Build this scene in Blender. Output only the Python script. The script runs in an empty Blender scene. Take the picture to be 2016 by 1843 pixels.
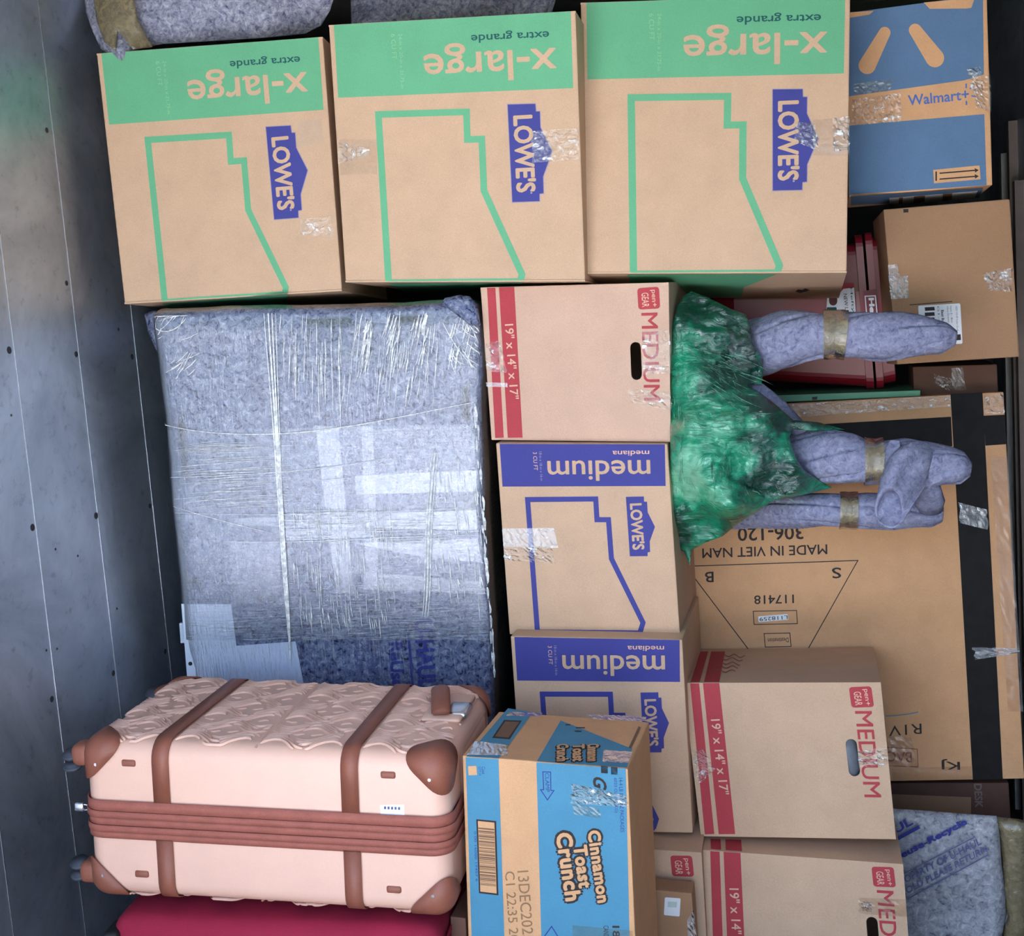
import bpy, bmesh, math, random
import numpy as np
from mathutils import Vector, Matrix, noise, geometry

random.seed(7)
SC = bpy.context.scene
COL = SC.collection
CAM_H = 1.61                       # camera height above the truck deck

# ------------------------------------------------------------------ camera
def rot(deg):
    a, b, c = [math.radians(v) for v in deg]
    Rx = np.array([[1, 0, 0], [0, math.cos(a), -math.sin(a)], [0, math.sin(a), math.cos(a)]])
    Ry = np.array([[math.cos(b), 0, math.sin(b)], [0, 1, 0], [-math.sin(b), 0, math.cos(b)]])
    Rz = np.array([[math.cos(c), -math.sin(c), 0], [math.sin(c), math.cos(c), 0], [0, 0, 1]])
    return Rz @ Ry @ Rx
FOC = 2460.0
RC = rot((7.5, 13.25, -2.45))      # right/down/forward frame of the camera
def conv(v): return Vector((v[0], v[2], CAM_H - v[1]))      # right, down, forward -> scene point
def cdir(v): return Vector((v[0], v[2], -v[1]))
cam = bpy.data.cameras.new('camera')
cam.sensor_fit = 'HORIZONTAL'; cam.sensor_width = 36.0; cam.lens = FOC / 2016 * 36
cam.clip_start = 0.05; cam.clip_end = 500
camo = bpy.data.objects.new('camera', cam); COL.objects.link(camo)
r_, d_, f_ = cdir(RC[0]), cdir(RC[1]), cdir(RC[2])
M = Matrix((( r_.x, -d_.x, -f_.x, 0), (r_.y, -d_.y, -f_.y, 0), (r_.z, -d_.z, -f_.z, CAM_H), (0, 0, 0, 1)))
camo.matrix_world = M
SC.camera = camo
EYE = Vector((0, 0, CAM_H))
def ray(px, py):
    return cdir(RC.T @ np.array([(px - 1008) / FOC, (py - 921) / FOC, 1.0]))
def at(px, py, Y):                 # the point of that sight line at depth Y
    r = ray(px, py); return EYE + r * (Y / r.y)

# ------------------------------------------------------------------ light
world = bpy.data.worlds.new('sky'); SC.world = world; world.use_nodes = True
nt = world.node_tree; nt.nodes.clear()
sk = nt.nodes.new('ShaderNodeTexSky'); sk.sky_type = 'NISHITA'; sk.sun_disc = False
sk.sun_elevation = math.radians(52); sk.sun_rotation = math.radians(-80); sk.air_density = 1.0; sk.dust_density = 3.0
bgn = nt.nodes.new('ShaderNodeBackground'); bgn.inputs['Strength'].default_value = 0.28
wo = nt.nodes.new('ShaderNodeOutputWorld')
nt.links.new(sk.outputs[0], bgn.inputs[0]); nt.links.new(bgn.outputs[0], wo.inputs[0])
sun = bpy.data.lights.new('sun', 'SUN'); sun.energy = 6.5; sun.angle = math.radians(0.6); sun.color = (1.0, 0.96, 0.9)
suno = bpy.data.objects.new('sun', sun); COL.objects.link(suno)
suno.rotation_euler = Vector((0.60, -0.12, -0.79)).to_track_quat('-Z', 'Y').to_euler(); suno.location = (-4, 0, 8)
por = bpy.data.lights.new('door_opening', 'AREA'); por.shape = 'RECTANGLE'; por.size = 2.16; por.size_y = 2.4
por.cycles.is_portal = True
poro = bpy.data.objects.new('door_opening', por); COL.objects.link(poro)
poro.location = (-0.53, 0.34, 1.225); poro.rotation_euler = (math.radians(90), 0, 0)
SC.view_settings.view_transform = 'Standard'; SC.view_settings.look = 'None'
SC.view_settings.gamma = 1.0; SC.view_settings.use_curve_mapping = False
SC.view_settings.exposure = 2.4

SC.cycles.max_bounces = 6; SC.cycles.diffuse_bounces = 4; SC.cycles.glossy_bounces = 3; SC.cycles.transmission_bounces = 2
SC.cycles.transparent_max_bounces = 10; SC.cycles.caustics_reflective = False; SC.cycles.caustics_refractive = False

# ------------------------------------------------------------------ materials
def lin(c):
    return tuple(((v / 255) / 12.92 if v / 255 <= 0.04045 else ((v / 255 + 0.055) / 1.055) ** 2.4) for v in c) + (1,)
def scl(c, k): return (c[0] * k, c[1] * k, c[2] * k, 1)
def newmat(name):
    m = bpy.data.materials.new(name); m.use_nodes = True; m.node_tree.nodes.clear(); return m, m.node_tree
def N(t, typ, **kw):
    n = t.nodes.new(typ)
    for k, v in kw.items(): setattr(n, k, v)
    return n
def nz(t, scale, detail=3, rough=0.6, stretch=None, dist=0.0):
    tc = N(t, 'ShaderNodeTexCoord'); no = N(t, 'ShaderNodeTexNoise')
    no.inputs['Scale'].default_value = scale; no.inputs['Detail'].default_value = detail
    no.inputs['Roughness'].default_value = rough; no.inputs['Distortion'].default_value = dist
    if stretch:
        mp = N(t, 'ShaderNodeMapping'); mp.inputs['Scale'].default_value = stretch
        t.links.new(tc.outputs['Object'], mp.inputs[0]); t.links.new(mp.outputs[0], no.inputs[0])
    else: t.links.new(tc.outputs['Object'], no.inputs[0])
    return no
def ramp(t, src, stops):
    r = N(t, 'ShaderNodeValToRGB'); e = r.color_ramp.elements
    while len(e) < len(stops): e.new(0.5)
    for k, (p, c) in enumerate(stops): e[k].position = p; e[k].color = c
    t.links.new(src, r.inputs[0]); return r
def bumpn(t, src, strength, dist=0.002):
    b = N(t, 'ShaderNodeBump'); b.inputs['Strength'].default_value = strength; b.inputs['Distance'].default_value = dist
    t.links.new(src, b.inputs['Height']); return b
def plain(name, col, rough=0.6, metal=0.0, var=0.08, vscale=14, grain=0.05, gscale=420, bump=0.15, coat=0.0, spec=0.4):
    m, t = newmat(name)
    p = N(t, 'ShaderNodeBsdfPrincipled'); o = N(t, 'ShaderNodeOutputMaterial'); t.links.new(p.outputs[0], o.inputs[0])
    p.inputs['Roughness'].default_value = rough; p.inputs['Metallic'].default_value = metal
    p.inputs['Coat Weight'].default_value = coat; p.inputs['Specular IOR Level'].default_value = spec
    a = nz(t, vscale, 4); b = nz(t, gscale, 2)
    ra = ramp(t, a.outputs[0], [(0.3, (1 - var,) * 3 + (1,)), (0.7, (1 + var,) * 3 + (1,))])
    rb = ramp(t, b.outputs[0], [(0.3, (1 - grain,) * 3 + (1,)), (0.7, (1 + grain,) * 3 + (1,))])
    m1 = N(t, 'ShaderNodeMix', data_type='RGBA', blend_type='MULTIPLY'); m1.inputs[0].default_value = 1
    m2 = N(t, 'ShaderNodeMix', data_type='RGBA', blend_type='MULTIPLY'); m2.inputs[0].default_value = 1
    m1.inputs[6].default_value = col; t.links.new(ra.outputs[0], m1.inputs[7])
    t.links.new(m1.outputs[2], m2.inputs[6]); t.links.new(rb.outputs[0], m2.inputs[7])
    t.links.new(m2.outputs[2], p.inputs['Base Color'])
    if bump: t.links.new(bumpn(t, b.outputs[0], bump, 0.001).outputs[0], p.inputs['Normal'])
    return m
def felt(name, stops, scale=120, bump=0.6):
    m, t = newmat(name)
    p = N(t, 'ShaderNodeBsdfPrincipled'); o = N(t, 'ShaderNodeOutputMaterial'); t.links.new(p.outputs[0], o.inputs[0])
    p.inputs['Roughness'].default_value = 0.95; p.inputs['Specular IOR Level'].default_value = 0.15
    a = nz(t, scale, 4, 0.72, dist=0.7); r = ramp(t, a.outputs[0], stops)
    b = nz(t, 9, 3); rb = ramp(t, b.outputs[0], [(0.3, (0.88, 0.88, 0.9, 1)), (0.7, (1.1, 1.1, 1.08, 1))])
    mx = N(t, 'ShaderNodeMix', data_type='RGBA', blend_type='MULTIPLY'); mx.inputs[0].default_value = 1
    t.links.new(r.outputs[0], mx.inputs[6]); t.links.new(rb.outputs[0], mx.inputs[7])
    t.links.new(mx.outputs[2], p.inputs['Base Color'])
    t.links.new(bumpn(t, a.outputs[0], bump, 0.004).outputs[0], p.inputs['Normal'])
    return m
def film(name, tint, gloss, milk, rough=0.12, bscale=60, stretch=None, bump=0.6, bdist=0.004, milkramp=(0.5, 0.75), milkcol=(0.9, 0.92, 0.95, 1)):
    """clear plastic: transparent sheet + gloss + milky folds and painted glints"""
    m, t = newmat(name); o = N(t, 'ShaderNodeOutputMaterial')
    tr = N(t, 'ShaderNodeBsdfTransparent'); tr.inputs[0].default_value = tint
    gl = N(t, 'ShaderNodeBsdfAnisotropic') if False else N(t, 'ShaderNodeBsdfGlossy')
    gl.inputs['Roughness'].default_value = rough
    df = N(t, 'ShaderNodeBsdfDiffuse'); df.inputs[0].default_value = milkcol
    a = nz(t, bscale, 4, 0.6, stretch, 0.4)
    bp = bumpn(t, a.outputs[0], bump, bdist); t.links.new(bp.outputs[0], gl.inputs['Normal'])
    mr = N(t, 'ShaderNodeMapRange'); mr.inputs[1].default_value = milkramp[0]; mr.inputs[2].default_value = milkramp[1]
    mr.inputs[3].default_value = milk[0]; mr.inputs[4].default_value = milk[1]; t.links.new(a.outputs[0], mr.inputs[0])
    x1 = N(t, 'ShaderNodeMixShader'); t.links.new(mr.outputs[0], x1.inputs[0]); t.links.new(tr.outputs[0], x1.inputs[1]); t.links.new(df.outputs[0], x1.inputs[2])
    fr = N(t, 'ShaderNodeFresnel'); fr.inputs[0].default_value = 1.45; t.links.new(bp.outputs[0], fr.inputs['Normal'])
    ad = N(t, 'ShaderNodeMath', operation='ADD'); ad.inputs[1].default_value = gloss; t.links.new(fr.outputs[0], ad.inputs[0])
    x2 = N(t, 'ShaderNodeMixShader'); t.links.new(ad.outputs[0], x2.inputs[0]); t.links.new(x1.outputs[0], x2.inputs[1]); t.links.new(gl.outputs[0], x2.inputs[2])
    t.links.new(x2.outputs[0], o.inputs[0]); return m

CARD = lin((201, 167, 138))
M_card_pink = None
M_card = plain('cardboard', CARD, 0.8, var=0.05, grain=0.07)
M_card_pink = plain('pinkish_cardboard', lin((206, 170, 148)), 0.8, var=0.05, grain=0.07)
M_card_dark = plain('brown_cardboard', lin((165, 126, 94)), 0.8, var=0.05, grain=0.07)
M_card_tan = plain('golden_cardboard', lin((210, 160, 116)), 0.75, var=0.06, grain=0.06)
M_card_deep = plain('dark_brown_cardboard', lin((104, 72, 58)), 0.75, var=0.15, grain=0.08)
M_ink_green = plain('green_ink', lin((100, 172, 130)), 0.75, var=0.04, grain=0.06)
M_ink_teal = plain('dark_teal_ink', lin((18, 84, 84)), 0.7, var=0.04)
M_ink_faint = plain('faint_green_ink', lin((134, 190, 142)), 0.75)
M_ink_blue = plain('blue_ink', lin((58, 60, 136)), 0.7, var=0.05, grain=0.08)
M_ink_faintblue = plain('faint_blue_ink', lin((150, 140, 165)), 0.7)
M_ink_red = plain('red_ink', lin((176, 58, 66)), 0.7, var=0.05, grain=0.08)
M_ink_redlight = plain('pale_pink_ink', lin((222, 176, 150)), 0.7)
M_ink_black = plain('black_ink', lin((44, 34, 32)), 0.7)
M_ink_brown = plain('brown_ink', lin((120, 88, 66)), 0.7)
M_ink_stamp = plain('pale_brown_stamp', lin((148, 110, 76)), 0.7)
M_ink_maroon = plain('maroon_ink', lin((150, 84, 70)), 0.7)
M_ink_navy = plain('navy_ink', lin((52, 58, 136)), 0.8, var=0.2, vscale=60)
M_ink_navyfaint = plain('faint_navy_ink', lin((92, 96, 140)), 0.85, var=0.2, vscale=60)
M_slate = plain('slate_blue_ink', lin((88, 118, 152)), 0.75, var=0.06, grain=0.07)
M_wblue = plain('royal_blue_ink', lin((74, 106, 176)), 0.7)
M_cyan = plain('cyan_ink', lin((72, 134, 162)), 0.7, var=0.05)
M_white = plain('white_label', lin((232, 232, 236)), 0.55, var=0.03, grain=0.02)
M_panel = plain('white_panel', lin((214, 222, 240)), 0.45, var=0.03, grain=0.02)
M_blacktape = plain('black_tape', lin((30, 28, 28)), 0.6, spec=0.12, var=0.2, vscale=30, bump=0.3)
M_oliv = film('tan_tape', (0.68, 0.58, 0.42, 1), 0.03, (0.30, 0.55), 0.2, 55, None, 0.8, 0.004, (0.4, 0.7), lin((176, 160, 124)))
M_tape = film('clear_tape', (0.95, 0.92, 0.87, 1), 0.04, (0.02, 0.85), 0.12, 48, (1, 1, 1.6), 0.9, 0.006, (0.57, 0.68), (1, 1, 1, 1))  # sparse milk streaks paint the bright glints of crumpled tape
M_tapeflat = film('clear_tape_smooth', (0.92, 0.88, 0.83, 1), 0.02, (0.01, 0.08), 0.2, 40, None, 0.4, 0.002)
M_tapemilk = film('milky_glare_tape', (0.95, 0.96, 1, 1), 0.05, (0.22, 0.45), 0.22, 70, None, 0.5, 0.003)
M_wrapv = film('stretch_wrap', (0.96, 0.97, 1.0, 1), 0.055, (0.0, 0.20), 0.22, 26, (8, 8, 0.7), 0.55, 0.004, (0.52, 0.72))
M_wraph = film('stretch_wrap_band', (0.96, 0.97, 1.0, 1), 0.06, (0.0, 0.26), 0.22, 26, (0.7, 0.7, 9), 0.5, 0.004, (0.50, 0.72))
M_tapeclear = film('clear_film_patch', (0.96, 0.97, 1, 1), 0.05, (0.06, 0.2), 0.25, 60, None, 0.4, 0.003)
M_crease_glare = film('wrap_crease_glare', (0.95, 0.97, 1, 1), 0.10, (0.55, 1.0), 0.2, 80, None, 0.3, 0.002, (0.4, 0.6), (1, 1, 1, 1))  # milky film, whitened further so the creases carry painted glare streaks
FELT = [(0.37, lin((22, 30, 72))), (0.43, lin((94, 103, 136))), (0.55, lin((124, 132, 158))), (0.68, lin((172, 178, 198)))]
M_felt = felt('blue_grey_felt', FELT, 74, 0.8)
M_felt2 = felt('grey_felt', [(0.28, lin((64, 68, 96))), (0.42, lin((122, 124, 146))), (0.56, lin((158, 159, 176))), (0.72, lin((196, 196, 208)))], 85, 0.9)
M_feltleg = felt('lavender_grey_felt', [(0.26, lin((78, 80, 112))), (0.42, lin((128, 130, 158))), (0.6, lin((152, 154, 180))), (0.78, lin((186, 188, 208)))], 70, 0.45)
M_felt3 = felt('pale_grey_felt', [(0.30, lin((82, 84, 98))), (0.42, lin((146, 146, 154))), (0.58, lin((174, 174, 180))), (0.72, lin((210, 210, 212)))], 60, 0.6)
M_peach = plain('peach_shell', lin((234, 188, 166)), 0.42, var=0.02, grain=0.03, gscale=600, bump=0.25)
M_tan_leather = plain('brown_trim', lin((142, 84, 66)), 0.5, var=0.08, grain=0.06, gscale=300, bump=0.3)
M_zip = plain('brown_zip_fabric', lin((160, 92, 78)), 0.75, var=0.10, vscale=30, grain=0.1, bump=0.4)
M_rubber = plain('grey_rubber', lin((66, 68, 76)), 0.5, var=0.1)
M_steel = plain('steel', lin((200, 200, 204)), 0.25, metal=0.9, var=0.05)
M_redcase = plain('red_fabric', lin((150, 26, 56)), 0.85, var=0.06, grain=0.10, gscale=500, bump=0.4)
M_redbin = plain('red_plastic', lin((142, 24, 42)), 0.32, var=0.05, grain=0.02, bump=0.05, spec=0.5)
M_greenlid = plain('green_plastic', lin((92, 160, 128)), 0.4)
M_black = plain('black_plastic', lin((22, 22, 24)), 0.5)
M_rail = plain('pale_rail', lin((176, 172, 166)), 0.5, var=0.1)
M_rail2 = plain('brown_rail', lin((128, 112, 104)), 0.6, var=0.1)
M_darkwall = plain('dark_wall_paint', lin((38, 40, 42)), 0.6, var=0.2)
M_deck = plain('truck_deck_wood', lin((92, 78, 66)), 0.7, var=0.2, vscale=5)
M_ceil = plain('translucent_roof', lin((176, 176, 176)), 0.7)
M_concrete = plain('concrete', lin((196, 198, 204)), 0.85, var=0.12, vscale=2, grain=0.1, gscale=60)
M_grass = plain('lawn', lin((74, 92, 52)), 0.95, var=0.25, vscale=2, grain=0.3, gscale=40)
def metal_wall():
    m, t = newmat('scuffed_aluminium')
    p = N(t, 'ShaderNodeBsdfPrincipled'); o = N(t, 'ShaderNodeOutputMaterial'); t.links.new(p.outputs[0], o.inputs[0])
    a = nz(t, 3.2, 6, 0.65, dist=0.6); b = nz(t, 34, 5, 0.7); c = nz(t, 12, 4, 0.6, (1, 4, 0.35))
    ra = ramp(t, a.outputs[0], [(0.32, lin((152, 160, 174))), (0.68, lin((194, 202, 216)))])
    rb = ramp(t, b.outputs[0], [(0.24, (0.62, 0.62, 0.64, 1)), (0.42, (1, 1, 1, 1)), (0.75, (1.06, 1.06, 1.06, 1))])
    mx = N(t, 'ShaderNodeMix', data_type='RGBA', blend_type='MULTIPLY'); mx.inputs[0].default_value = 1
    t.links.new(ra.outputs[0], mx.inputs[6]); t.links.new(rb.outputs[0], mx.inputs[7]); t.links.new(mx.outputs[2], p.inputs['Base Color'])
    p.inputs['Metallic'].default_value = 0.85
    rr = N(t, 'ShaderNodeMapRange'); rr.inputs[3].default_value = 0.30; rr.inputs[4].default_value = 0.52
    t.links.new(c.outputs[0], rr.inputs[0]); t.links.new(rr.outputs[0], p.inputs['Roughness'])
    t.links.new(bumpn(t, c.outputs[0], 0.12, 0.004).outputs[0], p.inputs['Normal'])
    return m
M_alu = metal_wall()
def greenfilm():
    m, t = newmat('green_stretch_wrap')
    p = N(t, 'ShaderNodeBsdfPrincipled'); o = N(t, 'ShaderNodeOutputMaterial'); t.links.new(p.outputs[0], o.inputs[0])
    at_ = N(t, 'ShaderNodeAttribute'); at_.attribute_name = 'film_tone'
    b = nz(t, 19, 6, 0.62, (0.8, 1.0, 2.2), 1.1)
    mr = N(t, 'ShaderNodeMapRange'); mr.inputs[3].default_value = -0.16; mr.inputs[4].default_value = 0.16; t.links.new(b.outputs[0], mr.inputs[0])
    ad = N(t, 'ShaderNodeMath', operation='ADD'); t.links.new(at_.outputs['Fac'], ad.inputs[0]); t.links.new(mr.outputs[0], ad.inputs[1])
    r = ramp(t, ad.outputs[0], [(0.0, lin((2, 34, 28))), (0.3, lin((2, 88, 66))), (0.6, lin((14, 150, 110))), (0.95, lin((130, 200, 164)))])
    t.links.new(r.outputs[0], p.inputs['Base Color']); p.inputs['Roughness'].default_value = 0.2
    p.inputs['Specular IOR Level'].default_value = 0.8; p.inputs['Coat Weight'].default_value = 0.8; p.inputs['Coat Roughness'].default_value = 0.06
    bp = bumpn(t, b.outputs[0], 0.9, 0.012); t.links.new(bp.outputs[0], p.inputs['Normal']); t.links.new(bp.outputs[0], p.inputs['Coat Normal'])
    return m
M_green = greenfilm()
M_gcrease_glare = film('green_crease_glare', (0.5, 0.95, 0.8, 1), 0.12, (0.35, 0.95), 0.15, 60, None, 0.4, 0.003, (0.42, 0.62), lin((168, 240, 214)))  # pale mint puts the white highlights into the crease colour

# ------------------------------------------------------------------ object helpers
BASE = {}
def root(name, label, cat, loc, group=None):
    o = bpy.data.objects.new(name, None); COL.objects.link(o); o.location = loc; o.empty_display_size = 0.05
    o['label'] = label; o['category'] = cat
    if group: o['group'] = group
    BASE[o] = Vector(loc); return o
def mesh(name, verts, faces, mat, parent=None, smooth=False, kind=None, mats=None, idx=None):
    b = BASE[parent] if parent else Vector((0, 0, 0))
    me = bpy.data.meshes.new(name); me.from_pydata([tuple(Vector(v) - b) for v in verts], [], faces)
    for mm in (mats or [mat]): me.materials.append(mm)
    if idx: me.polygons.foreach_set('material_index', idx)
    if smooth: me.polygons.foreach_set('use_smooth', [True] * len(me.polygons))
    me.update()
    o = bpy.data.objects.new(name, me); COL.objects.link(o)
    if parent: o.parent = parent
    BASE[o] = b
    if kind: o['kind'] = kind
    return o
def from_bm(name, bm, fn, mat, parent=None, smooth=True, kind=None):
    bm.verts.ensure_lookup_table(); bm.verts.index_update()
    vs = [fn(v.co) for v in bm.verts]; fs = [[v.index for v in f.verts] for f in bm.faces]
    bm.free(); return mesh(name, vs, fs, mat, parent, smooth, kind)
IDENT = lambda v: Vector(v)

TEXTS = {}
def textmesh(body, bold, spacing=1.0, shear=0.0):
    k = (body, 0, spacing, shear)
    if bold:                        # heavier strokes: the glyphs laid over themselves, shifted around
        v, f = textmesh(body, 0, spacing, shear); nn = len(v); V, Fs = [v], list(f)
        for j in range(8):
            a = j * math.pi / 4; V.append(v + np.array([math.cos(a), math.sin(a)]) * bold); Fs += [tuple(i + nn * (j + 1) for i in t) for t in f]
        return np.concatenate(V), Fs
    if k in TEXTS: return TEXTS[k]
    c = bpy.data.curves.new('lettering', 'FONT'); c.body = body; c.size = 1; c.space_character = spacing
    c.resolution_u = 3; c.shear = shear; c.fill_mode = 'FRONT'
    o = bpy.data.objects.new('lettering', c); COL.objects.link(o)
    dg = bpy.context.evaluated_depsgraph_get(); ev = o.evaluated_get(dg); me = ev.to_mesh()
    v = np.array([tuple(p.co)[:2] for p in me.vertices]); f = [tuple(p.vertices) for p in me.polygons]
    ev.to_mesh_clear(); bpy.data.objects.remove(o); bpy.data.curves.remove(c)
    TEXTS[k] = (v, f); return TEXTS[k]

class Face:
    """a flat face in the room; P() gives the point of it that a sight line meets"""
    def __init__(s, o, n):
        s.o = Vector(o); s.n = Vector(n).normalized(); s.T = lambda p: p
        if (EYE - s.o).dot(s.n) < 0: s.n = -s.n
    def P(s, p, off=0.0):
        p = s.T(p); r = ray(*p); t = (s.o - EYE).dot(s.n) / r.dot(s.n)
        return EYE + r * t + s.n * off
    def poly(s, name, pts, mat, parent, off=0.0006, kind=None):
        vs = [s.P(p, off) for p in pts]
        return mesh(name, vs, [list(range(len(vs)))], mat, parent, kind=kind)
    def ribbon(s, name, pts, w, mat, parent, off=0.0007, closed=False):
        n = len(pts); L = []; R_ = []
        P = [Vector(p) for p in pts]
        for i in range(n):
            a = P[i - 1] if (i > 0 or closed) else None; c = P[(i + 1) % n] if (i < n - 1 or closed) else None
            d1 = (P[i] - a).normalized() if a is not None else None; d2 = (c - P[i]).normalized() if c is not None else None
            d1 = d1 or d2; d2 = d2 or d1
            n1 = Vector((-d1.y, d1.x)); n2 = Vector((-d2.y, d2.x)); m = (n1 + n2).normalized(); k = w / 2 / max(0.35, m.dot(n1))
            L.append(P[i] + m * k); R_.append(P[i] - m * k)
        vs = [s.P(tuple(p), off) for p in L + R_]
        fs = [(i, (i + 1) % n, n + (i + 1) % n, n + i) for i in range(n if closed else n - 1)]
        return mesh(name, vs, fs, mat, parent)
    def text(s, body, p00, p10, p01, mat, parent, off=0.0010, bold=0.0, spacing=1.0, name='lettering', grow=0.0, shear=0.0):
        v, f = textmesh(body, bold + grow, spacing, shear)
        v0 = textmesh(body, bold, spacing, shear)[0]
        lo, hi = v0.min(0), v0.max(0)
        A, B, C = s.P(p00, off), s.P(p10, off), s.P(p01, off)
        uv = (v - lo) / (hi - lo); n1 = len(textmesh(body, 0, spacing, shear)[0])
        return mesh(name, [A + (B - A) * a + (C - A) * b + s.n * (0.00004 * (i // n1)) for i, (a, b) in enumerate(uv)], f, mat, parent)
    def tape(s, quad, parent, amp=0.0015, n=(14, 8), mat=None, name='tape_strip', off=0.0014, ragged=0.0, smooth=False):
        q = [Vector(p) for p in quad]; vs = []
        for j in range(n[1] + 1):
            for i in range(n[0] + 1):
                u, v = i / n[0], j / n[1]
                if ragged and i in (0, n[0]): u += random.uniform(-ragged, ragged)
                p = (q[0] * (1 - u) + q[1] * u) * (1 - v) + (q[3] * (1 - u) + q[2] * u) * v
                vs.append(s.P(tuple(p), off + random.random() * amp))
        w = n[0] + 1
        fs = [(j * w + i, j * w + i + 1, (j + 1) * w + i + 1, (j + 1) * w + i) for j in range(n[1]) for i in range(n[0])]
        return mesh(name, vs, fs, mat or M_tape, parent, smooth)

def homog(src, dst):
    A = []
    for (x, y), (u, v) in zip(src, dst):
        A.append([x, y, 1, 0, 0, 0, -u * x, -u * y, -u]); A.append([0, 0, 0, x, y, 1, -v * x, -v * y, -v])
    H = np.linalg.svd(np.array(A, float))[2][-1].reshape(3, 3)
    def T(p):
        q = H @ np.array([p[0], p[1], 1.0]); return (q[0] / q[2], q[1] / q[2])
    return T
def zoom(k, ox, oy): return lambda *pts: [(x / k + ox, y / k + oy) for x, y in pts]

class Box:
    """cardboard box: pose of the front face, its four corners (TL TR BR BL) met on that plane, and a depth"""
    def __init__(s, name, label, cat, pos, r, depth, corners, mat, group=None, slot=None, bevel=0.0035, under=None):
        R = rot(r); n = cdir(R @ np.array([0, 0, -1])); back = -n
        s.front = Face(conv(np.array(pos)), n)
        c = [s.front.P(p) for p in corners]; s.c = c
        if under:                      # sight line on which the rear lower edge of the box lies
            m = (c[2] + c[3]) / 2; t = at(under[0], under[1], m.y + depth)
            back = Vector((back.x, back.y, (t.z - m.z) / depth))
        bk = [p + back * depth for p in c]; s.bk = bk
        base = (c[2] + c[3] + bk[2] + bk[3]) / 4
        base.z = min(p.z for p in c + bk)
        s.root = root(name, label, cat, base, group)
        vs = c + bk
        fs = [(3, 2, 1, 0), (4, 5, 6, 7), (0, 1, 5, 4), (2, 3, 7, 6), (1, 2, 6, 5), (3, 0, 4, 7)]
        if slot:
            loop = [s.front.P(p) for p in slot]; loopb = [p + back * 0.005 for p in loop]; m = len(loop)
            tris = geometry.tessellate_polygon([c, loop])
            vs = vs + loop + loopb
            mp = {i: i for i in range(4)}; mp.update({4 + i: 8 + i for i in range(m)})
            fs = [tuple(mp[i] for i in t) for t in tris] + fs[1:]
            fs += [(8 + i, 8 + (i + 1) % m, 8 + m + (i + 1) % m, 8 + m + i) for i in range(m)]
            s.body = mesh('body', vs, fs, mat, s.root)
        else:
            bm = bmesh.new(); bv = [bm.verts.new(v) for v in vs]
            for f in fs: bm.faces.new([bv[i] for i in f])
            bmesh.ops.recalc_face_normals(bm, faces=bm.faces)
            if bevel: bmesh.ops.bevel(bm, geom=list(bm.edges), offset=bevel, segments=2, profile=0.6, affect='EDGES')
            s.body = from_bm('body', bm, IDENT, mat, s.root, smooth=False)
        s.bottom = Face(c[3], (c[2] - c[3]).cross(bk[3] - c[3])); s.top = Face(c[0], (c[1] - c[0]).cross(bk[0] - c[0]))
        s.right = Face(c[1], (c[2] - c[1]).cross(bk[1] - c[1])); s.left = Face(c[0], (c[3] - c[0]).cross(bk[0] - c[0]))
    def seam(s, side, k=0.5):
        """closing flaps: two thin boards lying on the top or bottom of the box"""
        a, b, cc, d = {'top': (0, 1, 5, 4), 'bottom': (3, 2, 6, 7), 'right': (1, 2, 6, 5), 'left': (0, 3, 7, 4)}[side]
        v = s.c + s.bk; n = {'top': s.top, 'bottom': s.bottom, 'right': s.right, 'left': s.left}[side].n
        A, B, C, D = v[a], v[b], v[cc], v[d]
        for (t0, t1) in ((0.0, k - 0.003), (k + 0.003, 1.0)):
            q = [A + (D - A) * t0, B + (C - B) * t0, B + (C - B) * t1, A + (D - A) * t1]
            vs = q + [p + n * 0.004 for p in q]
            mesh('flap', vs, [(0, 1, 2, 3), (4, 5, 6, 7), (0, 1, 5, 4), (1, 2, 6, 5), (2, 3, 7, 6), (3, 0, 4, 7)], s.body.data.materials[0], s.root)

def capsule(a, b, ra, rb, n=10):
    a, b = Vector(a), Vector(b); ang = math.atan2(b.y - a.y, b.x - a.x)
    pts = [(b.x + rb * math.cos(ang + t), b.y + rb * math.sin(ang + t)) for t in [(-0.5 + i / n) * math.pi for i in range(n + 1)]]
    pts += [(a.x + ra * math.cos(ang + t), a.y + ra * math.sin(ang + t)) for t in [(0.5 + i / n) * math.pi for i in range(n + 1)]]
    return pts
def roundrect(q, k=0.16, n=4):
    """rounded quadrilateral through TL TR BR BL"""
    q = [Vector(p) for p in q]; out = []
    for i in range(4):
        p, a, b = q[i], q[i - 1], q[(i + 1) % 4]
        s0 = p + (a - p) * k; s1 = p + (b - p) * k
        for j in range(n + 1):
            t = j / n; out.append(tuple((s0 * (1 - t) + p * t) * (1 - t) + (p * (1 - t) + s1 * t) * t))
    return out

# ------------------------------------------------------------------ the truck
WX0, WX1, YB, YR, HC = -1.628, 0.575, 4.1, 0.35, 2.45
def slab(name, a, b, mat, parent=None, kind=None):
    (x0, y0, z0), (x1, y1, z1) = a, b
    vs = [(x, y, z) for x in (x0, x1) for y in (y0, y1) for z in (z0, z1)]
    fs = [(0, 1, 3, 2), (4, 6, 7, 5), (0, 4, 5, 1), (2, 3, 7, 6), (0, 2, 6, 4), (1, 5, 7, 3)]
    return mesh(name, vs, fs, mat, parent, kind=kind)
slab('floor', (WX0 - 0.05, YR, -0.06), (WX1 + 0.05, YB, 0.0), M_deck, kind='structure')
slab('ceiling', (WX0 - 0.05, YR, HC), (WX1 + 0.05, YB, HC + 0.04), M_ceil, kind='structure')
slab('wall_back', (WX0 - 0.05, YB, 0), (WX1 + 0.05, YB + 0.04, HC), M_darkwall, kind='structure')
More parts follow.
